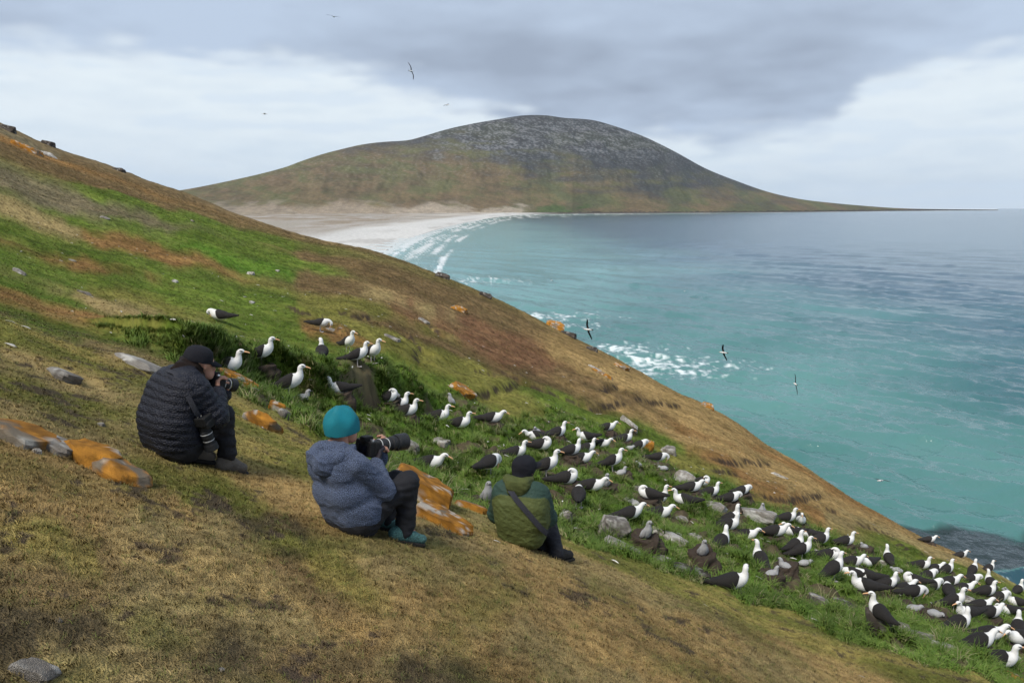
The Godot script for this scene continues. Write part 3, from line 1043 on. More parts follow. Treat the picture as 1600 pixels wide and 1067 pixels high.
func build_grass() -> void:
	# places on the slope, thinner with distance; each returns [transform, colour, kind]
	var sectors := 64
	var got: Array = par(sectors, func(i: int):
		var g := RandomNumberGenerator.new()
		g.seed = 900 + i
		var out := [[], [], [], []]
		var a0 := deg_to_rad(-39.0 + 78.0 * i / sectors)
		var a1 := deg_to_rad(-39.0 + 78.0 * (i + 1) / sectors)
		var r := 2.2
		while r < 62.0:
			var dr := 0.05 * r
			# tufts per square metre
			var dens := 1700.0 if r < 4.0 else 1700.0 * pow(4.0 / r, 1.6)
			var n := int(dens * 0.5 * (a1 - a0) * ((r + dr) * (r + dr) - r * r))
			for k in n:
				var rr := sqrt(lerpf(r * r, (r + dr) * (r + dr), g.randf()))
				var a := lerpf(a0, a1, g.randf())
				var x := sin(a) * rr
				var z := -cos(a) * rr
				var lush := turf(x, z).a
				var bk := bank(x, z).y
				# steep faces carry as much grass for their length as the level ground
				var steep := absf(bank(x * 1.012, z * 1.012).x - bank(x * 0.988, z * 0.988).x) / (rr * 0.024)
				var more := 1 + int(minf(5.0, steep * 5.0))
				if bk > 0.12:
					continue
				var c := ground_color(x, z)
				var lum := c.get_luminance()
				if lum < 0.07 and g.randf() < 0.6:
					continue
				if lush > 0.4 and g.randf() < 0.9 * mud(x, z):
					continue
				var kind := 0
				var s := g.randf_range(0.7, 1.35) * (1.0 + 0.028 * maxf(0.0, rr - 5.0))
				if lush > 0.45 + 0.25 * g.randf_range(-1, 1):
					kind = 2 if g.randf() < 0.6 else 3
					s = g.randf_range(0.6, 1.25) * (0.8 + 0.5 * absf(n_mid.get_noise_2d(x * 2.6 + 50.0, z * 2.6)) * 2.0)
					var tint := g.randf()
					c = Color(0.100, 0.180, 0.026).lerp(Color(0.205, 0.270, 0.062), tint * tint) * (1.0 + 0.55 * n_mid.get_noise_2d(x * 1.7 + 80.0, z * 1.7))
					if g.randf() < 0.07:
						c = Color(0.36, 0.33, 0.17)
				elif steep > 0.3 and bk < 0.2 and rr < 22.0:
					kind = 2 if g.randf() < 0.6 else 0
					s *= 0.55 if kind == 2 else 1.5
					c = Color(0.085, 0.150, 0.020).lerp(Color(0.17, 0.20, 0.045), g.randf())
				else:
					kind = 0 if g.randf() < 0.75 else 1
					c = c.lerp(Color(0.44, 0.34, 0.15), g.randf() * 0.22) * g.randf_range(0.62, 1.5)
					if g.randf() < 0.10:
						c = c.lerp(Color(0.15, 0.20, 0.045), 0.6)
				c.a = 1.0
				for extra in more:
					var jx := x + (g.randf_range(-0.12, 0.12) if extra else 0.0)
					var jz := z + (g.randf_range(-0.12, 0.12) if extra else 0.0)
					var b := Basis(Vector3.UP, g.randf() * TAU).scaled(Vector3(s, s * g.randf_range(0.8, 1.25), s))
					out[kind].append([Transform3D(b, Vector3(jx, height(jx, jz), jz)), c])
			r += dr
		return out)
	var all := [[], [], [], []]
	for s in got:
		for k in 4:
			all[k].append_array(s[k])
	scatter("short_turf", "short dry turf of brown and olive blades over the open slope", tuft_mesh(14, 0.015, 0.0014, 0.024, 1.0, 1), mats.blade, all[0])
	scatter("short_turf", "tufts of thin bleached grass standing in the dry turf", tuft_mesh(8, 0.022, 0.0012, 0.016, 1.1, 2), mats.blade, all[1])
	scatter("colony_grass", "lush green grass growing among the nests", tuft_mesh(16, 0.10, 0.0042, 0.05, 0.9, 3), mats.blade, all[2])
	scatter("colony_grass", "taller green grass blades arching over the colony ground", tuft_mesh(12, 0.15, 0.0045, 0.04, 1.0, 4), mats.blade, all[3])
	print("grass ", all[0].size(), " ", all[1].size(), " ", all[2].size(), " ", all[3].size(), " ", Time.get_ticks_msec())

# moulted feathers and droppings lying about the colony and the turf
func build_litter() -> void:
	var g := RandomNumberGenerator.new()
	g.seed = 4242
	var where := []
	while where.size() < 420:
		var a := deg_to_rad(g.randf_range(-34.0, 34.0))
		var r := sqrt(g.randf_range(16.0, 900.0))
		var x := sin(a) * r
		var z := -cos(a) * r
		if turf(x, z).a < 0.4 and g.randf() < 0.75:
			continue
		var s := g.randf_range(0.5, 1.3) * (1.0 if r > 8.0 else 0.6)
		var b := slope_basis(x, z, g.randf() * TAU) * Basis(Vector3.RIGHT, g.randf_range(-0.3, 0.3)) * Basis.from_scale(Vector3(s, s, s))
		var c := Color(0.62, 0.60, 0.56) * g.randf_range(0.6, 1.15)
		c.a = 1.0
		where.append([Transform3D(b, Vector3(x, height(x, z) + (0.05 if turf(x, z).a > 0.4 else 0.012), z)), c])
	var m := skin(rings_of([[Vector3(-0.05, 0, 0), 0.002, 0.002], [Vector3(-0.02, 0.006, 0), 0.012, 0.003], [Vector3(0.02, 0.008, 0), 0.017, 0.003], [Vector3(0.05, 0.002, 0), 0.006, 0.002]], 2), 6)
	scatter("feather_litter", "white moulted feathers lying in the colony grass", m, mats.blade, where)

# ------------------------------------------------------------------ shapes
# a skin over rings along a path; each knot is [centre, half width, half height, turn of the side axis about y in degrees]
func rings_of(knots: Array, sub: int) -> Array:
	var out := []
	var n := knots.size()
	for i in n - 1:
		var k0: Array = knots[maxi(i - 1, 0)]
		var k1: Array = knots[i]
		var k2: Array = knots[i + 1]
		var k3: Array = knots[mini(i + 2, n - 1)]
		for s in (sub if i < n - 2 else sub + 1):
			var t := float(s) / sub
			var c: Vector3 = k1[0].cubic_interpolate(k2[0], k0[0], k3[0], t)
			var yaw0: float = k1[3] if k1.size() > 3 else 0.0
			var yaw1: float = k2[3] if k2.size() > 3 else 0.0
			out.append([c, maxf(0.001, cubic_interpolate(k1[1], k2[1], k0[1], k3[1], t)), maxf(0.001, cubic_interpolate(k1[2], k2[2], k0[2], k3[2], t)), lerpf(yaw0, yaw1, t)])
	# frame of each ring: side and top
	for i in out.size():
		var tan: Vector3 = (out[mini(i + 1, out.size() - 1)][0] - out[maxi(i - 1, 0)][0]).normalized()
		var side := Vector3(0, 0, 1).rotated(Vector3.UP, deg_to_rad(out[i][3]))
		var top := side.cross(tan).normalized()
		side = tan.cross(top).normalized()
		out[i].append(side)
		out[i].append(top)
	return out

func skin(rings: Array, seg: int, bump := 0.0, seed_ := 0) -> ArrayMesh:
	var v := PackedVector3Array()
	var ii := PackedInt32Array()
	var nr := rings.size()
	for i in nr:
		var q: Array = rings[i]
		for j in seg:
			var a := TAU * j / seg
			var p: Vector3 = q[0] + q[4] * cos(a) * q[1] + q[5] * sin(a) * q[2]
			if bump > 0.0:
				var w := bump * minf(1.0, q[1] * 12.0)
				p += (q[4] * cos(a) + q[5] * sin(a)) * w * n_mid.get_noise_3d(p.x * 22.0 + seed_, p.y * 22.0, p.z * 22.0)
			v.append(p)
	for i in nr - 1:
		for j in seg:
			var a := i * seg + j
			var b := i * seg + (j + 1) % seg
			ii.append_array([a, b, a + seg, b, b + seg, a + seg])
	# end caps
	for e in [0, nr - 1]:
		var k := v.size()
		v.append(rings[e][0])
		for j in seg:
			var a: int = e * seg + j
			var b: int = e * seg + (j + 1) % seg
			if e == 0:
				ii.append_array([k, b, a])
			else:
				ii.append_array([k, a, b])
	return smooth_mesh(v, ii)

# smooth normals by area; the faces are turned outwards as a whole
func smooth_mesh(v: PackedVector3Array, ii: PackedInt32Array, cc := PackedColorArray()) -> ArrayMesh:
	var n := PackedVector3Array()
	n.resize(v.size())
	var vol := 0.0
	for k in range(0, ii.size(), 3):
		var a := v[ii[k]]
		var b := v[ii[k + 1]]
		var c := v[ii[k + 2]]
		var f := (b - a).cross(c - a)
		vol += a.dot(b.cross(c))
		n[ii[k]] += f
		n[ii[k + 1]] += f
		n[ii[k + 2]] += f
	var s := 1.0 if vol > 0.0 else -1.0
	for k in n.size():
		n[k] = (n[k] * s).normalized()
	if s > 0.0:
		# Godot's front faces run clockwise
		for k in range(0, ii.size(), 3):
			var t := ii[k + 1]
			ii[k + 1] = ii[k + 2]
			ii[k + 2] = t
	return arrays_mesh(v, n, ii, cc)

func tube(pts: Array, radii: Array, seg := 8, sub := 3) -> ArrayMesh:
	var knots := []
	for i in pts.size():
		knots.append([pts[i], radii[i], radii[i]])
	var rings := rings_of(knots, sub)
	# a frame that turns as little as it can
	var tan: Vector3 = (rings[1][0] - rings[0][0]).normalized()
	var side := tan.cross(Vector3.UP if absf(tan.y) < 0.9 else Vector3.RIGHT).normalized()
	for i in rings.size():
		tan = (rings[mini(i + 1, rings.size() - 1)][0] - rings[maxi(i - 1, 0)][0]).normalized()
		side = (side - tan * side.dot(tan)).normalized()
		rings[i][4] = side
		rings[i][5] = tan.cross(side)
	return skin(rings, seg)

func ball(c: Vector3, r: Vector3, seg := 10) -> ArrayMesh:
	var v := PackedVector3Array()
	var ii := PackedInt32Array()
	var nr := seg / 2 + 2
	for i in nr:
		var a := PI * i / (nr - 1)
		for j in seg:
			var b := TAU * j / seg
			v.append(c + Vector3(sin(a) * cos(b) * r.x, cos(a) * r.y, sin(a) * sin(b) * r.z))
	for i in nr - 1:
		for j in seg:
			var a := i * seg + j
			var b := i * seg + (j + 1) % seg
			ii.append_array([a, b, a + seg, b, b + seg, a + seg])
	return smooth_mesh(v, ii)

# profile [[radius, height], ...] turned about the y axis, roughened by noise
func lathe(profile: Array, seg: int, rough: float, seed_: int) -> ArrayMesh:
	var v := PackedVector3Array()
	var ii := PackedInt32Array()
	for i in profile.size():
		for j in seg:
			var a := TAU * j / seg
			var p := Vector3(cos(a) * profile[i][0], profile[i][1], sin(a) * profile[i][0])
			var q := p * 9.0
			p *= 1.0 + rough * n_mid.get_noise_3d(q.x + seed_, q.y, q.z)
			v.append(p)
	for i in profile.size() - 1:
		for j in seg:
			var a := i * seg + j
			var b := i * seg + (j + 1) % seg
			ii.append_array([a, b, a + seg, b, b + seg, a + seg])
	return smooth_mesh(v, ii)

# a broken block of stone: a sphere cut by planes, worn and pitted
func rock_mesh(size: Vector3, seed_: int, kind: String, seg := 26) -> ArrayMesh:
	var g := RandomNumberGenerator.new()
	g.seed = seed_
	var planes := []
	# a rough block first, then broken corners
	for d in [Vector3.RIGHT, Vector3.LEFT, Vector3.UP, Vector3.FORWARD, Vector3.BACK]:
		planes.append([(d + Vector3(g.randf_range(-0.3, 0.3), g.randf_range(-0.25, 0.25), g.randf_range(-0.3, 0.3))).normalized(), g.randf_range(0.62, 0.88)])
	for i in 8:
		planes.append([Vector3(g.randfn(), g.randfn() * 0.7 + 0.2, g.randfn()).normalized(), g.randf_range(0.70, 0.98)])
	var v := PackedVector3Array()
	var cc := PackedColorArray()
	var ii := PackedInt32Array()
	var nr := seg / 2 + 3
	var off := seed_ * 3.7
	for i in nr:
		var a := PI * i / (nr - 1)
		for j in seg:
			var b := TAU * j / seg
			var d := Vector3(sin(a) * cos(b), cos(a), sin(a) * sin(b))
			var r := 1.25
			for p in planes:
				var k: float = d.dot(p[0])
				if k > 0.05:
					r = minf(r, p[1] / k)
			r *= 1.0 + 0.04 * n_mid.get_noise_3d(d.x * 3.0 + off, d.y * 3.0, d.z * 3.0) + 0.03 * n_fine.get_noise_3d(d.x * 2.2 + off, d.y * 2.2, d.z * 2.2)
			var q := d * r * size
			v.append(q)
			cc.append(rock_color(q, d, off, kind))
	for i in nr - 1:
		for j in seg:
			var a := i * seg + j
			var b := i * seg + (j + 1) % seg
			ii.append_array([a, b, a + seg, b, b + seg, a + seg])
	# broken faces meet in sharp edges: every face keeps its own normal
	var v2 := PackedVector3Array()
	var n2 := PackedVector3Array()
	var c2 := PackedColorArray()
	var i2 := PackedInt32Array()
	for k in range(0, ii.size(), 3):
		var a := v[ii[k]]
		var b := v[ii[k + 1]]
		var c := v[ii[k + 2]]
		var f := (b - a).cross(c - a)
		if f.length_squared() < 1e-16:
			continue
		var out := f.dot((a + b + c) / 3.0) > 0.0
		f = f.normalized() * (1.0 if out else -1.0)
		var q := v2.size()
		v2.append_array([a, b, c])
		n2.append_array([f, f, f])
		c2.append_array([cc[ii[k]], cc[ii[k + 1]], cc[ii[k + 2]]])
		i2.append_array([q, q + 2, q + 1] if out else [q, q + 1, q + 2])
	return arrays_mesh(v2, n2, i2, c2)

func rock_color(q: Vector3, d: Vector3, off: float, kind: String) -> Color:
	var s := 5.0
	var n := n_mid.get_noise_3d(q.x * s + off, q.y * s, q.z * s)
	var m := n_mid.get_noise_3d(q.x * 9.0 - off, q.y * 9.0 + 30.0, q.z * 9.0)
	var f := n_fine.get_noise_3d(q.x * 6.0 + off, q.y * 6.0, q.z * 6.0)
	var c := Color(0.26, 0.235, 0.205)
	match kind:
		"orange":
			c = Color(0.27, 0.225, 0.17)
			c = c.lerp(Color(0.46, 0.205, 0.028) * (1.0 + 0.7 * f), sstep(-0.34, -0.10, n + 0.25 * f))
			c = c.lerp(Color(0.62, 0.60, 0.55), sstep(0.30, 0.38, m + 0.3 * f) * 0.85)
		"pale":
			c = Color(0.40, 0.37, 0.335).lerp(Color(0.68, 0.66, 0.62), sstep(-0.15, 0.2, n + 0.5 * f))
			c = c.lerp(Color(0.26, 0.22, 0.18), sstep(0.18, 0.32, m) * 0.8)
		"grey":
			c = Color(0.25, 0.225, 0.20).lerp(Color(0.40, 0.375, 0.34), sstep(-0.1, 0.3, n + 0.5 * f))
			c = c.lerp(Color(0.66, 0.64, 0.60), sstep(0.25, 0.36, m + 0.2 * f) * 0.8)
		"dark":
			c = Color(0.075, 0.062, 0.053).lerp(Color(0.13, 0.11, 0.095), sstep(-0.1, 0.3, n))
			c = c.lerp(Color(0.50, 0.48, 0.45), sstep(0.30, 0.42, m) * 0.6)
	return c * (1.0 + 0.25 * f)

func slope_basis(x: float, z: float, turn: float, follow := 1.0) -> Basis:
	var e := 0.35
	var n := Vector3(height(x - e, z) - height(x + e, z), 2 * e, height(x, z - e) - height(x, z + e)).normalized()
	n = Vector3.UP.lerp(n, follow).normalized()
	var q := Quaternion(Vector3.UP, n)
	return Basis(q) * Basis(Vector3.UP, turn)

# ------------------------------------------------------------------ albatrosses
# poses: knots of the spine from tail to bill, [x, y, half width, half height]; the bird looks along +x
const POSES := {
	"sit": [[-0.36, 0.125, 0.02, 0.012], [-0.29, 0.125, 0.065, 0.047], [-0.18, 0.13, 0.11, 0.097], [-0.04, 0.135, 0.138, 0.133], [0.08, 0.155, 0.133, 0.136], [0.162, 0.198, 0.101, 0.102], [0.195, 0.263, 0.068, 0.068], [0.2, 0.318, 0.053, 0.053], [0.212, 0.361, 0.052, 0.053], [0.245, 0.386, 0.047, 0.048], [0.28, 0.383, 0.035, 0.036], [0.303, 0.376, 0.018, 0.019]],
	"low": [[-0.36, 0.115, 0.02, 0.012], [-0.29, 0.118, 0.065, 0.047], [-0.18, 0.125, 0.11, 0.097], [-0.04, 0.13, 0.138, 0.13], [0.08, 0.145, 0.133, 0.133], [0.166, 0.175, 0.103, 0.106], [0.229, 0.222, 0.071, 0.073], [0.262, 0.265, 0.056, 0.058], [0.291, 0.291, 0.052, 0.052], [0.33, 0.294, 0.045, 0.045], [0.36, 0.28, 0.034, 0.034], [0.38, 0.27, 0.018, 0.018]],
	"tall": [[-0.34, 0.1, 0.02, 0.012], [-0.28, 0.11, 0.063, 0.047], [-0.17, 0.135, 0.11, 0.099], [-0.04, 0.155, 0.136, 0.136], [0.06, 0.19, 0.127, 0.131], [0.122, 0.25, 0.094, 0.096], [0.142, 0.319, 0.066, 0.066], [0.142, 0.388, 0.052, 0.052], [0.151, 0.435, 0.052, 0.053], [0.183, 0.461, 0.047, 0.048], [0.217, 0.457, 0.035, 0.036], [0.24, 0.45, 0.018, 0.019]],
	"stand": [[-0.37, 0.2, 0.02, 0.012], [-0.29, 0.225, 0.063, 0.046], [-0.18, 0.26, 0.106, 0.095], [-0.05, 0.3, 0.131, 0.127], [0.06, 0.345, 0.124, 0.127], [0.132, 0.401, 0.094, 0.096], [0.161, 0.47, 0.065, 0.065], [0.164, 0.526, 0.052, 0.052], [0.175, 0.566, 0.052, 0.053], [0.208, 0.59, 0.047, 0.048], [0.242, 0.583, 0.035, 0.036], [0.265, 0.575, 0.018, 0.019]],
	"preen": [[-0.36, 0.13, 0.02, 0.012], [-0.29, 0.135, 0.065, 0.047], [-0.18, 0.145, 0.11, 0.097], [-0.04, 0.155, 0.138, 0.133], [0.07, 0.185, 0.133, 0.131], [0.147, 0.237, 0.098, 0.098], [0.2, 0.28, 0.071, 0.071], [0.248, 0.282, 0.056, 0.056], [0.279, 0.251, 0.051, 0.052], [0.279, 0.217, 0.046, 0.046], [0.26, 0.191, 0.034, 0.034], [0.243, 0.177, 0.018, 0.018]],
	"bow": [[-0.4, 0.31, 0.02, 0.012], [-0.31, 0.3, 0.065, 0.047], [-0.19, 0.295, 0.11, 0.097], [-0.05, 0.295, 0.133, 0.127], [0.07, 0.31, 0.127, 0.124], [0.156, 0.34, 0.094, 0.094], [0.219, 0.349, 0.068, 0.068], [0.267, 0.323, 0.055, 0.055], [0.296, 0.28, 0.052, 0.053], [0.297, 0.243, 0.046, 0.047], [0.283, 0.215, 0.034, 0.034], [0.272, 0.196, 0.018, 0.018]],
	"tuck": [[-0.36, 0.12, 0.02, 0.012], [-0.29, 0.12, 0.065, 0.047], [-0.18, 0.128, 0.11, 0.097], [-0.04, 0.135, 0.14, 0.133], [0.08, 0.15, 0.136, 0.136], [0.157, 0.193, 0.106, 0.101], [0.184, 0.24, 0.073, 0.071], [0.164, 0.283, 0.058, 0.056], [0.126, 0.302, 0.053, 0.05], [0.085, 0.298, 0.047, 0.046], [0.051, 0.286, 0.034, 0.034], [0.032, 0.277, 0.018, 0.018]]}
var bird_protos := {}

func turned(knots: Array, look: float) -> Array:
	# the head and upper neck turn sideways by «look» degrees, about the middle of the neck
	var out := []
	var pivot := Vector3(knots[7][0], 0, 0)
	for i in knots.size():
		var k: Array = knots[i]
		var p := Vector3(k[0], k[1], 0)
		var f := clampf((i - 5.0) / 4.0, 0.0, 1.0)
		var a := look * f
		if i >= 6:
			p = pivot + (p - pivot).rotated(Vector3.UP, deg_to_rad(a))
		var slim := 0.92 if i >= 6 else 1.0
		out.append([p, k[2] * slim, k[3] * slim, a])
	return out

func wing_mesh(rings: Array, body_end: int, s: float, droop: float) -> ArrayMesh:
	# a folded wing lies along the back and flank and ends in a point past the tail
	var along := 22
	var across := 8
	var outer := []
	for i in along + 1:
		var t := float(i) / along
		var fi := lerpf(float(body_end), 0.0, minf(1.0, t / 0.80))
		var k := mini(int(fi), rings.size() - 2)
		var f := fi - k
		var c: Vector3 = rings[k][0].lerp(rings[k + 1][0], f)
		var rx := lerpf(rings[k][1], rings[k + 1][1], f)
		var ry := lerpf(rings[k][2], rings[k + 1][2], f)
		var side: Vector3 = rings[k][4]
		var top: Vector3 = rings[k][5]
		var hi := 1.0
		if t > 0.55:
			# past the hips the wing runs straight on instead of following the tail
			var h := (t - 0.55) / 0.45
			rx = maxf(rx, lerpf(0.085, 0.020, h))
			ry = maxf(ry, lerpf(0.080, 0.022, h))
			c += Vector3(-0.17 * h * h, 0.012 * h, 0)
			hi = 1.0 - h
		var span := deg_to_rad(lerpf(40.0, 124.0, sstep(0.0, 0.30, t)) * lerpf(1.0, 0.62, sstep(0.6, 1.0, t)))
		var row := []
		for j in across + 1:
			var w := float(j) / across
			var a := PI / 2 - s * lerpf(-0.10, span, w)
			var lift := 0.006 + 0.014 * sin(PI * minf(1.0, w * 0.9 + 0.1)) * sstep(0.0, 0.25, t)
			row.append(c + side * cos(a) * (rx + lift) + top * sin(a) * (ry + lift) + Vector3(0, -droop * w * t, 0))
		outer.append(row)
	var v := PackedVector3Array()
	var ii := PackedInt32Array()
	var n := (along + 1) * (across + 1)
	for layer in 2:
		for i in along + 1:
			var mid: Vector3 = (outer[i][0] + outer[i][across]) * 0.5
			for j in across + 1:
				var p: Vector3 = outer[i][j]
				v.append(p if layer == 0 else p.lerp(mid, 0.10))
	for i in along:
		for j in across:
			var a := i * (across + 1) + j
			var b := a + across + 1
			ii.append_array([a, a + 1, b, a + 1, b + 1, b])
			ii.append_array([n + a, n + b, n + a + 1, n + a + 1, n + b, n + b + 1])
	var rim := []
	for j in across:
		rim.append([j, j + 1])
		rim.append([along * (across + 1) + j + 1, along * (across + 1) + j])
	for i in along:
		rim.append([(i + 1) * (across + 1), i * (across + 1)])
		rim.append([i * (across + 1) + across, (i + 1) * (across + 1) + across])
	for e in rim:
		ii.append_array([e[0], n + e[0], e[1], e[1], n + e[0], n + e[1]])
	return smooth_mesh(v, ii)

func bird_proto(pose: String, look: float) -> Node3D:
	var key := "%s%d" % [pose, int(look)]
	if bird_protos.has(key):
		return bird_protos[key]
	var o := Node3D.new()
	var knots := turned(POSES[pose], look)
	var rings := rings_of(knots, 4)
	part("body", skin(rings, 16, 0.004, look), mats.white_feather, o)
	for s in [-1, 1]:
		part("wing", wing_mesh(rings, 18, s, 0.015), mats.dark_feather, o)
	var t0: Vector3 = knots[1][0]
	part("tail", skin(rings_of([[t0 + Vector3(0.02, 0, 0), 0.05, 0.012], [t0 + Vector3(-0.08, -0.008, 0), 0.055, 0.009], [t0 + Vector3(-0.15, -0.016, 0), 0.045, 0.006], [t0 + Vector3(-0.175, -0.02, 0), 0.02, 0.004]], 2), 10), mats.tail_feather, o)
	# head: bill, eyes, brows
	var last: Vector3 = knots[11][0]
	var f: Vector3 = (knots[11][0] - knots[9][0]).normalized()
	var side := Vector3(0, 0, 1).rotated(Vector3.UP, deg_to_rad(look))
	var down := f.cross(side).normalized()
	if down.dot(Vector3.DOWN) < 0.0:
		down = -down
	if pose in ["preen", "bow"]:
		down = Vector3(-1, 0.2, 0).normalized()
	var yaw: float = look
	var bill := part("bill", skin(rings_of([[last - f * 0.012, 0.017, 0.020, yaw], [last + f * 0.03, 0.012, 0.015, yaw], [last + f * 0.07 + down * 0.002, 0.009, 0.012, yaw], [last + f * 0.092 + down * 0.008, 0.007, 0.011, yaw], [last + f * 0.098 + down * 0.020, 0.003, 0.004, yaw]], 2), 8), mats.bill, o)
	bill.set_meta("label", "orange hooked bill")
	var head: Vector3 = knots[9][0]
	for s in [-1, 1]:
		part("eye", ball(head + side * s * 0.039 + f * 0.016 - down * 0.008, Vector3(0.009, 0.008, 0.009), 8), mats.black, o)
		part("brow", skin(rings_of([[head + side * s * 0.030 + f * 0.034 - down * 0.012, 0.006, 0.006, yaw], [head + side * s * 0.040 + f * 0.012 - down * 0.014, 0.010, 0.010, yaw], [head + side * s * 0.040 - f * 0.024 - down * 0.016, 0.005, 0.005, yaw]], 2), 6), mats.brow, o)
	if pose in ["stand", "bow"]:
		for s in [-1, 1]:
			var hip := Vector3(-0.03, 0.24, 0.045 * s)
			var heel := Vector3(-0.05 if pose == "bow" else -0.035, 0.012, 0.05 * s)
			var leg := part("leg", tube([hip, hip.lerp(heel, 0.5) + Vector3(-0.012, 0, 0), heel], [0.022, 0.011, 0.009], 7), mats.leg, o)
			part("foot", skin(rings_of([[heel + Vector3(-0.018, -0.002, 0), 0.008, 0.006], [heel + Vector3(0.03, -0.004, 0), 0.026, 0.006], [heel + Vector3(0.085, -0.007, 0), 0.050, 0.004], [heel + Vector3(0.095, -0.008, 0), 0.044, 0.003]], 2), 10), mats.leg, leg)
	bird_protos[key] = o
	return o

func chick_proto(kind: int) -> Node3D:
	var key := "chick%d" % kind
	if bird_protos.has(key):
		return bird_protos[key]
	var o := Node3D.new()
	var k := []
	if kind == 0:    # squat
		k = [[-0.16, 0.08, 0.02, 0.02], [-0.12, 0.08, 0.07, 0.06], [-0.03, 0.09, 0.105, 0.09], [0.06, 0.11, 0.085, 0.085], [0.095, 0.17, 0.052, 0.054], [0.105, 0.215, 0.045, 0.046], [0.135, 0.235, 0.040, 0.040], [0.165, 0.228, 0.020, 0.020]]
	elif kind == 1:  # upright and tall
		k = [[-0.10, 0.03, 0.02, 0.02], [-0.09, 0.07, 0.075, 0.06], [-0.02, 0.14, 0.105, 0.095], [0.03, 0.23, 0.085, 0.080], [0.04, 0.31, 0.058, 0.056], [0.045, 0.365, 0.047, 0.048], [0.075, 0.392, 0.041, 0.041], [0.105, 0.384, 0.020, 0.020]]
	else:            # asleep, head down
		k = [[-0.17, 0.07, 0.02, 0.02], [-0.12, 0.07, 0.075, 0.058], [-0.03, 0.08, 0.11, 0.085], [0.06, 0.09, 0.095, 0.08], [0.12, 0.12, 0.055, 0.054], [0.15, 0.14, 0.045, 0.045], [0.18, 0.13, 0.038, 0.038], [0.205, 0.115, 0.020, 0.020]]
	var knots := []
	for q in k:
		knots.append([Vector3(q[0], q[1], 0), q[2], q[3]])
	part("body", skin(rings_of(knots, 4), 16, 0.010, kind * 5), mats.down, o)
	var last: Vector3 = knots[7][0]
	part("bill", tube([last - Vector3(0.01, 0, 0), last + Vector3(0.03, -0.004, 0), last + Vector3(0.055, -0.012, 0)], [0.014, 0.010, 0.004], 7), mats.chick_bill, o)
	var head: Vector3 = knots[6][0]
	for s in [-1, 1]:
		part("eye", ball(head + Vector3(0.006, 0.008, 0.036 * s), Vector3(0.010, 0.009, 0.008), 8), mats.black, o)
		part("wing", skin(rings_of([[Vector3(knots[3][0].x, knots[3][0].y + 0.01, s * knots[3][1] * 0.92), 0.018, 0.02], [Vector3(knots[2][0].x, knots[2][0].y, s * knots[2][1] * 0.98), 0.022, 0.045], [Vector3(knots[1][0].x - 0.02, knots[1][0].y, s * knots[1][1] * 0.95), 0.01, 0.015]], 3), 8, 0.004), mats.down_dark, o)
	bird_protos[key] = o
	return o

func place(proto: Node3D, called: String, label: String, category: String, group: String, p: Vector3, heading: float, size: float, tilt := 0.0) -> Node3D:
	var o: Node3D = proto.duplicate()
	o.name = numbered(called)
	add_child(o)
	o.position = p
	o.basis = Basis(Vector3.UP, deg_to_rad(heading)) * Basis(Vector3(0, 0, 1), tilt) * Basis.from_scale(Vector3.ONE * size)
	tag(o, label, category, group)
	return o

var nest_meshes := []

func nest(p: Vector3, tall: float, label: String) -> float:
	if nest_meshes.is_empty():
		for i in 4:
			nest_meshes.append(lathe([[0.0, -0.30], [0.33, -0.30], [0.32, -0.04], [0.29, 0.02], [0.265, 0.08], [0.255, 0.13], [0.255, 0.175], [0.24, 0.21], [0.205, 0.225], [0.17, 0.212], [0.13, 0.18], [0.07, 0.16], [0.0, 0.155]], 30, 0.42, i * 13 + 2))
	var o := MeshInstance3D.new()
	o.name = numbered("mud_nest")
	o.mesh = nest_meshes[rng.randi() % 4]
	o.material_override = mats.mud
	add_child(o)
	o.position = p
	o.basis = Basis(Vector3.UP, rng.randf() * TAU) * Basis.from_scale(Vector3(0.80, tall, 0.80))
	tag(o, label, "nest", "mud nests of the colony")
	return 0.160 * tall

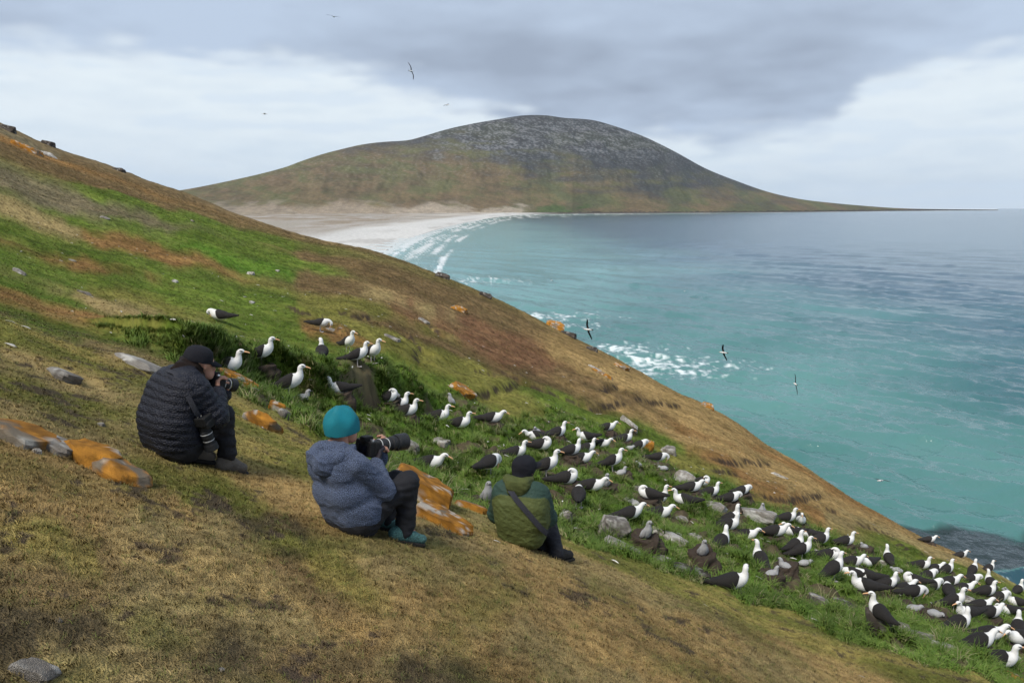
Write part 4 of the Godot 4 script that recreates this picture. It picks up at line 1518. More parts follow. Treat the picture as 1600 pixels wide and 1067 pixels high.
# [photograph point of the feet or belly, pose, heading (0 right, 90 away, 180 left, 270 towards us), head turn, nest height or 0, what singles it out]
const BIRDS := [
	[342, 503, "preen", 180, 0, 0, "albatross preening alone on the bank, the highest one on the green slope"],
	[503, 519, "bow", 0, 0, 0, "albatross bending to preen on the bare patch above the turf bank"],
	[545, 552, "stand", 320, 20, 0, "white-breasted albatross standing behind two others on top of the turf bank"],
	[561, 573, "stand", 8, 0, 0, "albatross with spread feet walking along the top of the turf bank"],
	[584, 568, "stand", 320, 30, 0, "thin standing albatross turned towards us at the end of the bank-top trio"],
	[503, 560, "sit", 110, 20, 0, "albatross sitting with its dark back to us on top of the turf bank"],
	[412, 580, "stand", 10, 0, 0.55, "tall albatross on a low mound against the shaded bank beside the photographer in black"],
	[356, 584, "sit", 5, 0, 0, "albatross half hidden behind the orange slab, by the lens of the photographer in black"],
	[456, 622, "stand", 12, 0, 0, "tall albatross standing over its grey chick, left of the teal hat"],
	[530, 625, "sit", 205, 0, 0.7, "albatross on its nest facing left, just above the teal hat"],
	[606, 634, "tuck", 20, 0, 0, "albatross with its head laid back, rearmost of the trio right of the teal hat"],
	[622, 641, "sit", 15, 10, 0, "albatross with raised head in the middle of the trio right of the teal hat"],
	[636, 657, "sit", 8, 0, 0.6, "albatross on a nest, foremost of the trio right of the teal hat"],
	[686, 659, "sit", 5, 0, 0, "small upright albatross sitting left of a dark-backed neighbour, above the long lens"],
	[719, 670, "sit", 3, 15, 0, "albatross sitting broadside with outstretched dark back, above the long lens"],
	[769, 665, "low", 0, 0, 0, "albatross stretching its neck low to the right by the brown peat edge"],
	[672, 738, "low", 355, 0, 0.4, "large albatross sitting beside the orange boulder, past the long lens"],
	[766, 745, "bow", 55, 10, 0, "large albatross bent over with its tail towards us, left of the black cap"],
	[806, 716, "sit", 5, 10, 0, "albatross sitting directly behind the black cap"],
	[846, 704, "tuck", 355, 0, 0, "grey-looking albatross tucked up beside another one behind the black cap"],
	[871, 692, "sit", 30, 0, 0.9, "albatross on a tall grassy nest pillar behind the black cap"],
	[856, 755, "stand", 15, 0, 0.6, "tall albatross standing on a mound right of the black cap"],
	[908, 729, "low", 0, 20, 0.5, "albatross with a drawn-in head on a low nest, up from the cap"],
	[917, 708, "sit", 10, 20, 0, "albatross facing right in the middle of a row of three in the upper colony"],
	[914, 690, "sit", 190, 0, 0, "albatross facing left at the top of the upper colony"],
	[949, 679, "low", 5, 0, 0.7, "highest nesting albatross of the colony, under the dark peat hollow"],
	[976, 697, "sit", 8, 0, 0.7, "albatross with a chick at its breast, near the orange rock"],
	[959, 737, "stand", 10, 0, 0, "albatross standing over its chick in the middle of the colony"],
	[1030, 728, "bow", 5, 0, 0, "albatross bowing to its chick below the orange rock"],
	[925, 768, "low", 350, 0, 0, "albatross sitting behind a hunched neighbour at the grassy shoulder"],
	[904, 794, "bow", 80, 30, 0, "hunched albatross with its ruffled back to us at the grassy shoulder"],
	[1032, 788, "tall", 15, 0, 0, "tall-necked albatross in the cluster above the white slab"],
	[1013, 785, "tuck", 160, 0, 0, "white albatross head turned away at the rear of the cluster above the white slab"],
	[1030, 811, "low", 355, 0, 0, "foremost albatross of the cluster above the white slab"],
	[1068, 790, "sit", 175, 0, 0, "albatross facing left, right of the cluster above the white slab"],
	[1080, 773, "low", 5, 0, 0, "albatross sitting below the rough pale outcrop in the middle"],
	[1097, 760, "tuck", 0, 20, 0, "albatross with only its white head clear of the rough pale outcrop"],
	[1160, 781, "preen", 10, 0, 0.8, "albatross on a dark nest at the edge of the brown slope"],
	[1142, 795, "preen", 0, 0, 0.9, "albatross tucked up on a dark nest against the broad pale slab"],
	[1143, 821, "tall", 10, 30, 0, "rearmost albatross of the stacked three left of the broad pale slab"],
	[1138, 833, "sit", 5, 40, 0, "middle albatross of the stacked three left of the broad pale slab"],
	[1127, 857, "sit", 45, 20, 0, "albatross with its dark back to us, foremost of the stacked three"],
	[1187, 884, "tall", 92, 15, 0, "upright albatross seen from behind alone on the grass"],
	[1145, 922, "sit", 5, 60, 0, "large albatross at the foot of the lawn edge, looking away"],
	[1231, 816, "sit", 5, 0, 0, "albatross sitting at the far end of the broad pale slab"],
	[1251, 823, "sit", 250, 0, 0, "white-breasted albatross facing us past the broad pale slab"],
	[1211, 842, "low", 0, 0, 0.4, "albatross touching bills with its mate below the broad pale slab"],
	[1236, 842, "sit", 190, 0, 0, "albatross touching bills with the one on its left below the broad pale slab"],
	[1262, 842, "low", 185, 0, 0, "dark-backed albatross behind the pair that touches bills"],
	[1254, 876, "stand", 15, 0, 0, "tall albatross standing with a small chick at its feet, lower colony"],
	[1244, 861, "tall", 30, 0, 0, "albatross half hidden behind the tall one with the small chick"],
	[1321, 860, "sit", 5, 0, 0.8, "albatross on a dark pot nest below the tan slope"],
	[1388, 880, "tall", 85, 0, 0, "slim upright albatross standing near the crest, seen from behind"],
	[1332, 886, "low", 355, 20, 0, "albatross resting low beside a white-fronted neighbour"],
	[1357, 886, "low", 215, 0, 0, "white-fronted albatross resting beside a pale stone"],
	[1303, 908, "stand", 25, 0, 0, "albatross standing above the dark wet rocks"],
	[1352, 911, "preen", 175, 0, 0, "albatross preening towards the left, upper of two"],
	[1350, 930, "sit", 172, 0, 0, "albatross facing left, just above the dark boulder"],
	[1370, 990, "tall", 115, 50, -0.21, "albatross with an orange bill standing on the dark boulder"],
	[1427, 915, "tuck", 165, 0, 0, "albatross curled to the left in the crowded lower colony"],
	[1450, 909, "preen", 10, 0, 0, "dark-backed albatross preening beside the curled one"],
	[1461, 895, "low", 5, 0, 0, "albatross near the crest, left of the upright pair"],
	[1428, 943, "bow", 5, 0, 0, "albatross bowing over a chick in the lower colony"],
	[1457, 925, "preen", 20, 0, 0, "pale albatross preening behind the bowing one"],
	[1481, 939, "bow", 70, 0, 0, "ruffled albatross with its tail towards us in the lower colony"],
	[1491, 957, "stand", 5, 0, 0, "albatross standing on short legs beside a resting chick"],
	[1484, 917, "low", 0, 0, 0, "albatross resting behind the ruffled one"],
	[1520, 903, "stand", 40, 0, 0, "albatross standing by the crest above a preening neighbour"],
	[1519, 913, "preen", 0, 0, 0, "albatross preening under the one that stands by the crest"],
	[1547, 917, "tall", 88, 0, 0, "upright albatross by the crest, seen from behind near the sea"],
	[1541, 935, "sit", 8, 0, 0, "albatross sitting below the upright one near the sea"],
	[1532, 955, "low", 0, 0, 0, "left one of the low sitting row at the edge of the colony"],
	[1546, 970, "low", 8, 20, 0, "dark albatross sitting below the low row at the edge of the colony"],
	[1574, 961, "low", 188, 0, 0, "albatross facing left at the edge of the colony"],
	[1546, 1001, "low", 352, 0, 0, "albatross with a bowed head alone on the lower grass"],
	[1591, 994, "sit", 60, 0, 0, "albatross cut by the picture edge on the lower grass"],
	[1563, 1044, "sit", 355, 10, 0, "nearest albatross in the lower corner, beside a grey chick"],
	[1452, 850, "low", 0, 0, 0, "albatross resting on the very crest against the kelp"],
	[1502, 872, "low", 10, 0, 0, "albatross lower on the crest against the dark water"],
	[1546, 893, "sit", 20, 0, 0, "tiny albatross on the crest nearest the sea corner"],
	[1592, 928, "tall", 30, 0, 0, "albatross on the crest at the picture edge"],
	[836, 690, "low", 200, 0, 0, "albatross resting left of the tall grassy nest pillar"],
	[893, 716, "sit", 20, 30, 0, "albatross sitting left of the row of three in the upper colony"],
	[940, 700, "low", 350, 0, 0, "albatross resting below the highest nest of the colony"],
	[1000, 703, "preen", 15, 0, 0, "albatross preening against the upright orange rock"],
	[885, 762, "tuck", 10, 0, 0, "albatross asleep beside the tall one on the mound"],
	[985, 812, "low", 20, 0, 0, "albatross resting beside the white stone left of the cluster"],
	[1110, 780, "sit", 10, 20, 0, "albatross sitting above the pale rock left of the broad slab"],
	[1165, 845, "low", 355, 0, 0, "albatross resting in the grass below the stacked three"],
	[1283, 850, "sit", 15, 0, 0, "albatross sitting above the pale stone on the grass"],
	[1296, 880, "tuck", 350, 0, 0, "albatross asleep below the pale stone on the grass"],
	[1330, 905, "low", 170, 0, 0, "albatross resting between the standing and the preening one"],
	[1385, 925, "sit", 10, 30, 0, "albatross sitting right of the preening one, mid lower colony"],
	[1412, 930, "low", 20, 0, 0, "albatross resting just above the bowing one, lower colony"],
	[1440, 890, "sit", 350, 20, 0, "albatross sitting under the crest, above the curled one"],
	[1478, 900, "sit", 15, 0, 0, "albatross between the crest pair and the ruffled one"],
	[1505, 928, "low", 5, 0, 0, "albatross resting right of the ruffled one"],
	[1510, 972, "sit", 190, 0, 0, "albatross facing left below the one on short legs"],
	[1562, 942, "preen", 10, 0, 0, "albatross preening at the edge of the colony near the sea"],
	[1588, 948, "sit", 170, 0, 0, "albatross at the picture edge under the crest"],
	[1530, 1020, "low", 10, 0, 0, "albatross resting on the lower grass above the corner"],
	[1498, 985, "sit", 20, 40, 0, "albatross sitting above the flat grey stone of the lower colony"],
	[1592, 1012, "low", 200, 0, 0, "albatross resting at the picture edge above the corner"]]
# [photograph point, shape, heading, nest height or 0, what singles it out]
const CHICKS := [
	[473, 628, 0, 20, 0, "grey downy chick at the feet of its tall parent, left of the teal hat"],
	[615, 622, 2, 160, 0, "grey downy chick at the back of the trio right of the teal hat"],
	[705, 634, 1, 200, 0, "fluffy pale chick alone under the turf bank, right of the trio"],
	[761, 792, 1, 300, 0.5, "tall pale chick on a nest at the elbow of the person in green"],
	[838, 684, 0, 250, 0.7, "grey chick on a nest behind the black cap"],
	[984, 703, 2, 10, 0, "grey chick at its parent's breast near the orange rock"],
	[971, 746, 0, 20, 0.5, "grey chick on a nest in front of the standing parent, mid colony"],
	[997, 730, 0, 240, 0, "small pale chick sitting by itself in the upper grass"],
	[1037, 735, 2, 190, 0, "grey chick under its bowing parent below the orange rock"],
	[947, 768, 1, 290, 0.6, "upright grey chick on a nest at the grassy shoulder"],
	[1010, 852, 1, 320, 0.7, "grey chick on a mud nest above the white strip of rock"],
	[1098, 884, 1, 280, 1.0, "grey chick on the largest round mud nest by the lawn edge"],
	[1206, 914, 0, 15, 1.0, "left one of two grey chicks on mud nests in the lower grass"],
	[1226, 899, 0, 140, 0.9, "right one of two grey chicks on mud nests in the lower grass"],
	[1191, 806, 1, 260, 0, "small white chick on top of the broad pale slab"],
	[1258, 884, 2, 0, 0, "small grey chick at the feet of the tall albatross, lower colony"],
	[1350, 862, 0, 200, 0.7, "pale grey chick on a pot nest below the tan slope"],
	[1402, 895, 2, 170, 0, "sleeping grey chick on the grass near the slim upright albatross"],
	[1399, 914, 1, 250, 0, "small upright chick in the middle of the lower grass"],
	[1427, 965, 2, 350, 0.9, "grey chick on a nest under the bowing albatross, lower colony"],
	[1461, 968, 2, 300, 0.5, "sleeping chick on a low nest beside the standing albatross"],
	[1571, 925, 0, 240, 0, "small chick sitting near the crest and the sea"],
	[1581, 1031, 2, 150, 0, "grey chick lying beside the nearest albatross in the lower corner"]]

func build_birds() -> void:
	var nth := 0
	for b in BIRDS:
		nth += 1
		var p := spot(b[0], b[1])
		var up := 0.0
		# many of the sitting birds are on worn, low nests
		var low_nest: bool = b[5] == 0 and b[2] in ["sit", "low", "tuck"] and nth % 5 in [1, 3] and b[0] > 600
		if b[5] < 0.0:
			up = -b[5]
		elif b[5] > 0.0 or low_nest:
			var on: String = b[6]
			up = nest(p, 0.45 if low_nest else b[5], nest_label(on))
		elif b[2] in ["stand", "bow"]:
			up = 0.004
		else:
			up = 0.02
		place(bird_proto(b[2], b[4]), "albatross", b[6], "albatross", "albatrosses of the colony", p + Vector3(0, up, 0), b[3] + rng.randf_range(-6, 6), (0.66 if b[5] < 0.0 else 0.81) * rng.randf_range(0.95, 1.07))
	for c in CHICKS:
		var p := spot(c[0], c[1])
		var up := 0.0
		if c[4] > 0.0:
			up = nest(p, c[4], nest_label(c[5])) - 0.04
		place(chick_proto(c[2]), "albatross_chick", c[5], "chick", "chicks of the colony", p + Vector3(0, up, 0), c[3], 0.72 * rng.randf_range(0.95, 1.1))
	build_flyers()

func nest_label(on: String) -> String:
	var w := on.split(" ")
	return "brown mud nest under the " + " ".join(w.slice(0, 11))

func flyer(label: String, u: float, v: float, far: float, roll: float, heading: float, pale := false) -> void:
	var p := Vector3(0, EYE, 0) + sight(u, v).normalized() * far
	var o := thing("flying_albatross", label, "albatross", p, "albatrosses in flight")
	o.basis = Basis(Vector3.UP, deg_to_rad(heading)) * Basis(Vector3.RIGHT, deg_to_rad(roll))
	part("body", skin(rings_of([[Vector3(-0.42, 0.01, 0), 0.02, 0.01], [Vector3(-0.28, 0, 0), 0.06, 0.045], [Vector3(-0.08, 0, 0), 0.10, 0.09], [Vector3(0.12, 0.01, 0), 0.095, 0.09], [Vector3(0.27, 0.025, 0), 0.06, 0.06], [Vector3(0.36, 0.035, 0), 0.045, 0.046], [Vector3(0.42, 0.03, 0), 0.02, 0.02]], 3), 12), mats.white_feather, o)
	part("bill", tube([Vector3(0.41, 0.03, 0), Vector3(0.47, 0.026, 0), Vector3(0.51, 0.012, 0)], [0.017, 0.013, 0.004], 7), mats.bill, o)
	for s in [-1, 1]:
		part("wing", wing_spread(s), mats.dark_feather, o)
	part("tail", skin(rings_of([[Vector3(-0.30, 0.01, 0), 0.05, 0.012], [Vector3(-0.42, 0.012, 0), 0.085, 0.006], [Vector3(-0.50, 0.012, 0), 0.07, 0.004]], 2), 8), mats.tail_feather, o)

func wing_spread(s: float) -> ArrayMesh:
	var v := PackedVector3Array()
	var ii := PackedInt32Array()
	var n := 16
	for i in n + 1:
		var t := float(i) / n
		var y := 0.05 + 0.10 * sin(t * PI * 0.75) - 0.10 * t * t
		var lead := 0.10 + 0.10 * sin(minf(1.0, t / 0.45) * PI * 0.5) - 0.32 * t * t
		var chord := lerpf(0.22, 0.17, t) * sqrt(maxf(0.02, 1.0 - pow(t, 6.0)))
		var z := s * (0.06 + 1.10 * t)
		for q in [[0.0, 0.0], [0.25, 0.018], [0.6, 0.014], [1.0, 0.0], [0.6, -0.002], [0.25, -0.006]]:
			v.append(Vector3(lead - chord * q[0], y + q[1] * (1.0 - 0.7 * t), z))
	for i in n:
		for j in 6:
			var a := i * 6 + j
			var b := i * 6 + (j + 1) % 6
			ii.append_array([a, b, a + 6, b, b + 6, a + 6])
	for e in [0, n * 6]:
		for j in range(1, 5):
			ii.append_array([e, e + j + 1, e + j] if e == 0 else [e, e + j, e + j + 1])
	return smooth_mesh(v, ii)

func build_flyers() -> void:
	flyer("albatross banking steeply over the surf below the brown slope", 919, 515, 75, 62, 150)
	flyer("albatross gliding on one wing over the teal water in the middle", 1131, 551, 85, 55, 145)
	flyer("albatross flying with upright wings, lowest of three over the teal water", 1243, 600, 88, 80, 95)
	flyer("white albatross low over the water near the slope's crest", 1377, 751, 95, 10, 200)
	flyer("highest bird in the sky, left of the dark cloud", 521, 26, 130, 12, 80)
	flyer("dark bird with raised wings against the cloud above the hill", 642, 111, 105, 70, 60)
	flyer("faint bird against the pale sky left of the hill", 413, 178, 150, 8, 20)
	flyer("faint bird just above the hill's left shoulder", 698, 164, 150, 15, 340)
	flyer("speck of a bird far up between the two darker ones", 520, 100, 420, 20, 100)
	flyer("distant bird low over the pale green bay", 862, 438, 260, 30, 40)
	flyer("distant bird right of the pale green bay", 1070, 455, 260, 20, 120)

# ------------------------------------------------------------------ stones
# [photograph point of the foot, width, height, depth (m), kind, turn, how much it follows the slope, label]
const ROCKS := [
	[655, 783, 0.56, 0.20, 0.34, "orange", 0.15, 0.9, "large orange lichened boulder beside the knees of the person in the teal hat"],
	[690, 822, 0.34, 0.13, 0.22, "orange", 0.25, 0.9, "orange lichened slab with a white patch in front of the large boulder"],
	[738, 797, 0.25, 0.07, 0.16, "orange", 0.3, 0.9, "thin orange tongue of rock between the boulder and the tall chick"],
	[372, 598, 0.46, 0.10, 0.26, "orange", 0.1, 0.8, "flat orange slab under the lens of the photographer in black"],
	[408, 666, 0.26, 0.16, 0.20, "orange", 0.3, 0.5, "rounded brown and orange stone at the edge of the colony grass"],
	[432, 640, 0.17, 0.07, 0.13, "orange", 0.0, 0.6, "small orange capped stone behind the rounded one"],
	[443, 652, 0.12, 0.09, 0.10, "grey", 0.6, 0.5, "small white spotted stone beside the rounded one"],
	[22, 690, 0.30, 0.10, 0.24, "orange", 0.2, 0.8, "orange rock at the left end of the lichened ridge"],
	[78, 702, 0.24, 0.07, 0.17, "pale", 0.1, 0.9, "pale rock between orange ones on the lichened ridge"],
	[140, 726, 0.25, 0.09, 0.17, "orange", 0.45, 0.9, "orange rock in the middle of the lichened ridge"],
	[192, 752, 0.24, 0.08, 0.16, "orange", 0.5, 0.9, "orange rock with a white blotch at the right end of the lichened ridge"],
	[218, 573, 0.42, 0.07, 0.30, "pale", 0.1, 0.9, "pale flat rock behind the shoulder of the photographer in black"],
	[96, 592, 0.24, 0.06, 0.16, "grey", 0.5, 0.9, "grey stone in the turf left of the photographer in black"],
	[690, 694, 0.28, 0.11, 0.20, "pale", 0.6, 0.6, "white splashed stone above the long lens"],
	[636, 706, 0.40, 0.10, 0.24, "grey", 0.5, 0.8, "brown grey rock behind the long lens"],
	[960, 832, 0.34, 0.16, 0.26, "grey", 0.0, 0.4, "square grey block on the lawn edge"],
	[1046, 846, 0.42, 0.09, 0.20, "pale", 0.35, 0.9, "long white slab lying in the colony grass"],
	[972, 856, 0.42, 0.05, 0.16, "pale", 0.4, 0.95, "white strip of rock along the lawn edge"],
	[986, 788, 0.28, 0.09, 0.20, "pale", 0.4, 0.8, "white stone left of the albatross cluster"],
	[1004, 770, 0.34, 0.12, 0.22, "grey", 0.3, 0.8, "grey rock among the grass above the white stone"],
	[1066, 815, 0.20, 0.06, 0.14, "pale", 0.4, 0.9, "small white stone right of the foremost albatross of the cluster"],
	[1086, 842, 0.20, 0.05, 0.12, "pale", 0.5, 0.9, "narrow white stone right of the long white slab"],
	[1180, 815, 0.62, 0.22, 0.42, "pale", 0.2, 0.7, "broad pale slab, the largest white rock of the colony"],
	[1118, 800, 0.40, 0.10, 0.26, "pale", 0.3, 0.8, "pale rock just left of the broad slab"],
	[1070, 756, 0.42, 0.22, 0.28, "pale", 0.3, 0.6, "rough pale outcrop in the middle of the colony"],
	[1030, 880, 0.24, 0.07, 0.18, "grey", 0.2, 0.8, "grey stone in the wet line below the white strip"],
	[1058, 893, 0.34, 0.06, 0.20, "dark", 0.3, 0.9, "dark wet rock at the lawn edge"],
	[1088, 903, 0.36, 0.05, 0.20, "dark", 0.3, 0.95, "dark flat rock beside the large sitting albatross"],
	[885, 818, 0.16, 0.14, 0.14, "grey", 0.2, 0.4, "beige stone beside the arm of the person in green"],
	[984, 664, 0.50, 0.12, 0.22, "pale", 0.5, 0.9, "long pale slab by the dark peat hollow"],
	[1012, 704, 0.26, 0.20, 0.22, "orange", 0.2, 0.5, "upright orange rock above the bowing albatross"],
	[1044, 708, 0.36, 0.18, 0.24, "grey", 0.4, 0.6, "grey white rock right of the upright orange one"],
	[1371, 997, 0.26, 0.26, 0.24, "dark", 0.2, 0.3, "dark boulder under the albatross with the orange bill"],
	[1404, 990, 0.20, 0.12, 0.16, "grey", 0.2, 0.6, "grey stone right of the dark boulder"],
	[1436, 1003, 0.34, 0.10, 0.20, "grey", 0.4, 0.8, "long grey rock below the dark boulder"],
	[1470, 1016, 0.24, 0.05, 0.16, "grey", 0.4, 0.9, "flat grey stone at the end of the rocks below the boulder"],
	[1325, 952, 0.34, 0.06, 0.24, "dark", 0.3, 0.9, "dark rock sheet left of the dark boulder"],
	[1284, 946, 0.26, 0.06, 0.18, "grey", 0.4, 0.9, "white streaked rock at the upper end of the dark rock sheet"],
	[1376, 884, 0.24, 0.09, 0.18, "pale", 0.4, 0.8, "pale stone beside the white-fronted albatross"],
	[1290, 872, 0.34, 0.07, 0.20, "pale", 0.5, 0.9, "pale stone on the grass right of the tall albatross"],
	[1515, 944, 0.34, 0.08, 0.22, "grey", 0.3, 0.9, "grey stone in the crowded lower colony"],
	[1420, 915, 0.30, 0.08, 0.20, "dark", 0.3, 0.9, "dark stone near the curled albatross"],
	[611, 529, 0.46, 0.07, 0.16, "grey", 0.45, 0.9, "long grey slab on the slope above the turf bank"],
	[514, 516, 0.22, 0.05, 0.14, "pale", 0.5, 0.9, "pale stone under the bending albatross"],
	[716, 486, 0.75, 0.25, 0.45, "orange", 0.3, 0.7, "orange rock on the brown slope near the skyline"],
	[722, 614, 0.50, 0.12, 0.30, "orange", 0.4, 0.8, "orange rock over the peat holes"],
	[866, 512, 0.9, 0.45, 0.6, "orange", 0.2, 0.4, "orange rock on the skyline above the surf"],
	[888, 524, 0.8, 0.30, 0.5, "dark", 0.2, 0.5, "dark rock on the skyline right of the orange one"],
	[908, 510, 0.6, 0.14, 0.3, "pale", 0.5, 0.9, "pale stone on the brown slope below the skyline rocks"],
	[925, 548, 0.6, 0.25, 0.4, "dark", 0.1, 0.5, "dark knob on the skyline above the white surf"],
	[690, 434, 0.8, 0.35, 0.5, "dark", 0.1, 0.5, "dark knob on the skyline below the beach"],
	[757, 463, 0.7, 0.25, 0.5, "dark", 0.1, 0.5, "dark knob on the skyline between beach and orange rock"],
	[1105, 637, 0.7, 0.30, 0.5, "orange", 0.2, 0.5, "brown rock on the skyline in the middle of the slope"],
	[1190, 688, 0.9, 0.30, 0.6, "dark", 0.3, 0.6, "dark ledge on the skyline above the tan slope"],
	[970, 575, 0.7, 0.2, 0.5, "orange", 0.4, 0.7, "orange ledge on the skyline left of the surf patch"],
	[930, 577, 0.5, 0.10, 0.25, "pale", 0.5, 0.9, "pale stone on the reddish slope"],
	[940, 585, 0.8, 0.12, 0.25, "orange", 0.4, 0.9, "low orange ledge on the reddish slope"],
	[1218, 745, 0.5, 0.10, 0.2, "pale", 0.5, 0.9, "pale ledge on the tan slope below the skyline"],
	[662, 503, 0.4, 0.09, 0.2, "grey", 0.7, 0.9, "grey stone on the slope under the dry patch"],
	[40, 234, 1.5, 0.35, 0.8, "orange", 0.2, 0.8, "orange outcrop high on the left hill"],
	[72, 243, 0.8, 0.25, 0.6, "pale", 0.3, 0.8, "pale outcrop beside the orange one high on the hill"],
	[10, 204, 0.9, 0.45, 0.7, "dark", 0.2, 0.5, "dark rock at the top of the left hill"],
	[75, 227, 0.9, 0.4, 0.7, "dark", 0.2, 0.5, "dark rock on the left skyline"],
	[185, 267, 0.9, 0.3, 0.7, "dark", 0.2, 0.5, "dark rock halfway down the left skyline"],
	[131, 459, 0.26, 0.05, 0.14, "grey", 0.3, 0.9, "grey stone on the green slope left of the preening albatross"],
	[30, 426, 0.22, 0.05, 0.12, "grey", 0.4, 0.9, "small grey stone near the left border of the slope"],
	[164, 342, 0.30, 0.06, 0.18, "grey", 0.3, 0.9, "grey stone on the upper green slope"],
	[113, 408, 0.20, 0.04, 0.12, "grey", 0.3, 0.9, "small stone beside a rusty patch on the slope"],
	[391, 429, 0.24, 0.10, 0.18, "pale", 0.3, 0.8, "pale stone on the bright green slope"],
	[300, 346, 0.16, 0.08, 0.12, "pale", 0.3, 0.8, "tiny white stone on the upper green slope"],
	[433, 424, 0.14, 0.06, 0.10, "pale", 0.3, 0.8, "tiny white stone right of the pale one on the slope"],
	[272, 441, 0.12, 0.06, 0.10, "pale", 0.3, 0.8, "tiny white stone above the preening albatross"],
	[393, 474, 0.12, 0.06, 0.10, "pale", 0.3, 0.8, "tiny white stone right of the preening albatross"],
	[58, 1062, 0.10, 0.035, 0.07, "grey", 0.1, 0.8, "grey stone in the nearest turf at the bottom of the picture"],
	[91, 972, 0.018, 0.012, 0.015, "grey", 0.3, 0.8, "pebble in the near turf"],
	[346, 1049, 0.018, 0.010, 0.014, "grey", 0.8, 0.8, "pebble at the bottom of the picture"],
	[55, 708, 0.030, 0.022, 0.026, "pale", 0.3, 0.7, "white pebble below the lichened ridge"],
	[157, 665, 0.04, 0.02, 0.03, "pale", 0.3, 0.7, "pale pebble above the lichened ridge"],
	[1594, 1062, 0.40, 0.05, 0.20, "orange", 0.2, 0.9, "orange rock in the lower right corner"]]

func build_rocks() -> void:
	var k := 0
	for r in ROCKS:
		k += 1
		var p := spot(r[0], r[1])
		var o := MeshInstance3D.new()
		var wide: float = r[2]
		o.name = numbered("pebble" if wide < 0.08 else "rock")
		# the centre lies behind its foot and part of it in the ground
		o.mesh = rock_mesh(Vector3(r[2] * 0.80, r[3] * 1.15, r[4] * 0.85), 100 + k * 17, r[5], 44 if wide > 0.3 else 26)
		o.material_override = mats.stone
		add_child(o)
		var back: Vector3 = Vector3(p.x, 0, p.z).normalized() * r[4] * 0.4
		o.position = Vector3(p.x + back.x, height(p.x + back.x, p.z + back.z) - r[3] * 0.05, p.z + back.z)
		o.basis = slope_basis(o.position.x, o.position.z, -r[6], r[7])
		var label: String = r[8]
		tag(o, label, "pebble" if wide < 0.08 else "rock", "stones on the slope")

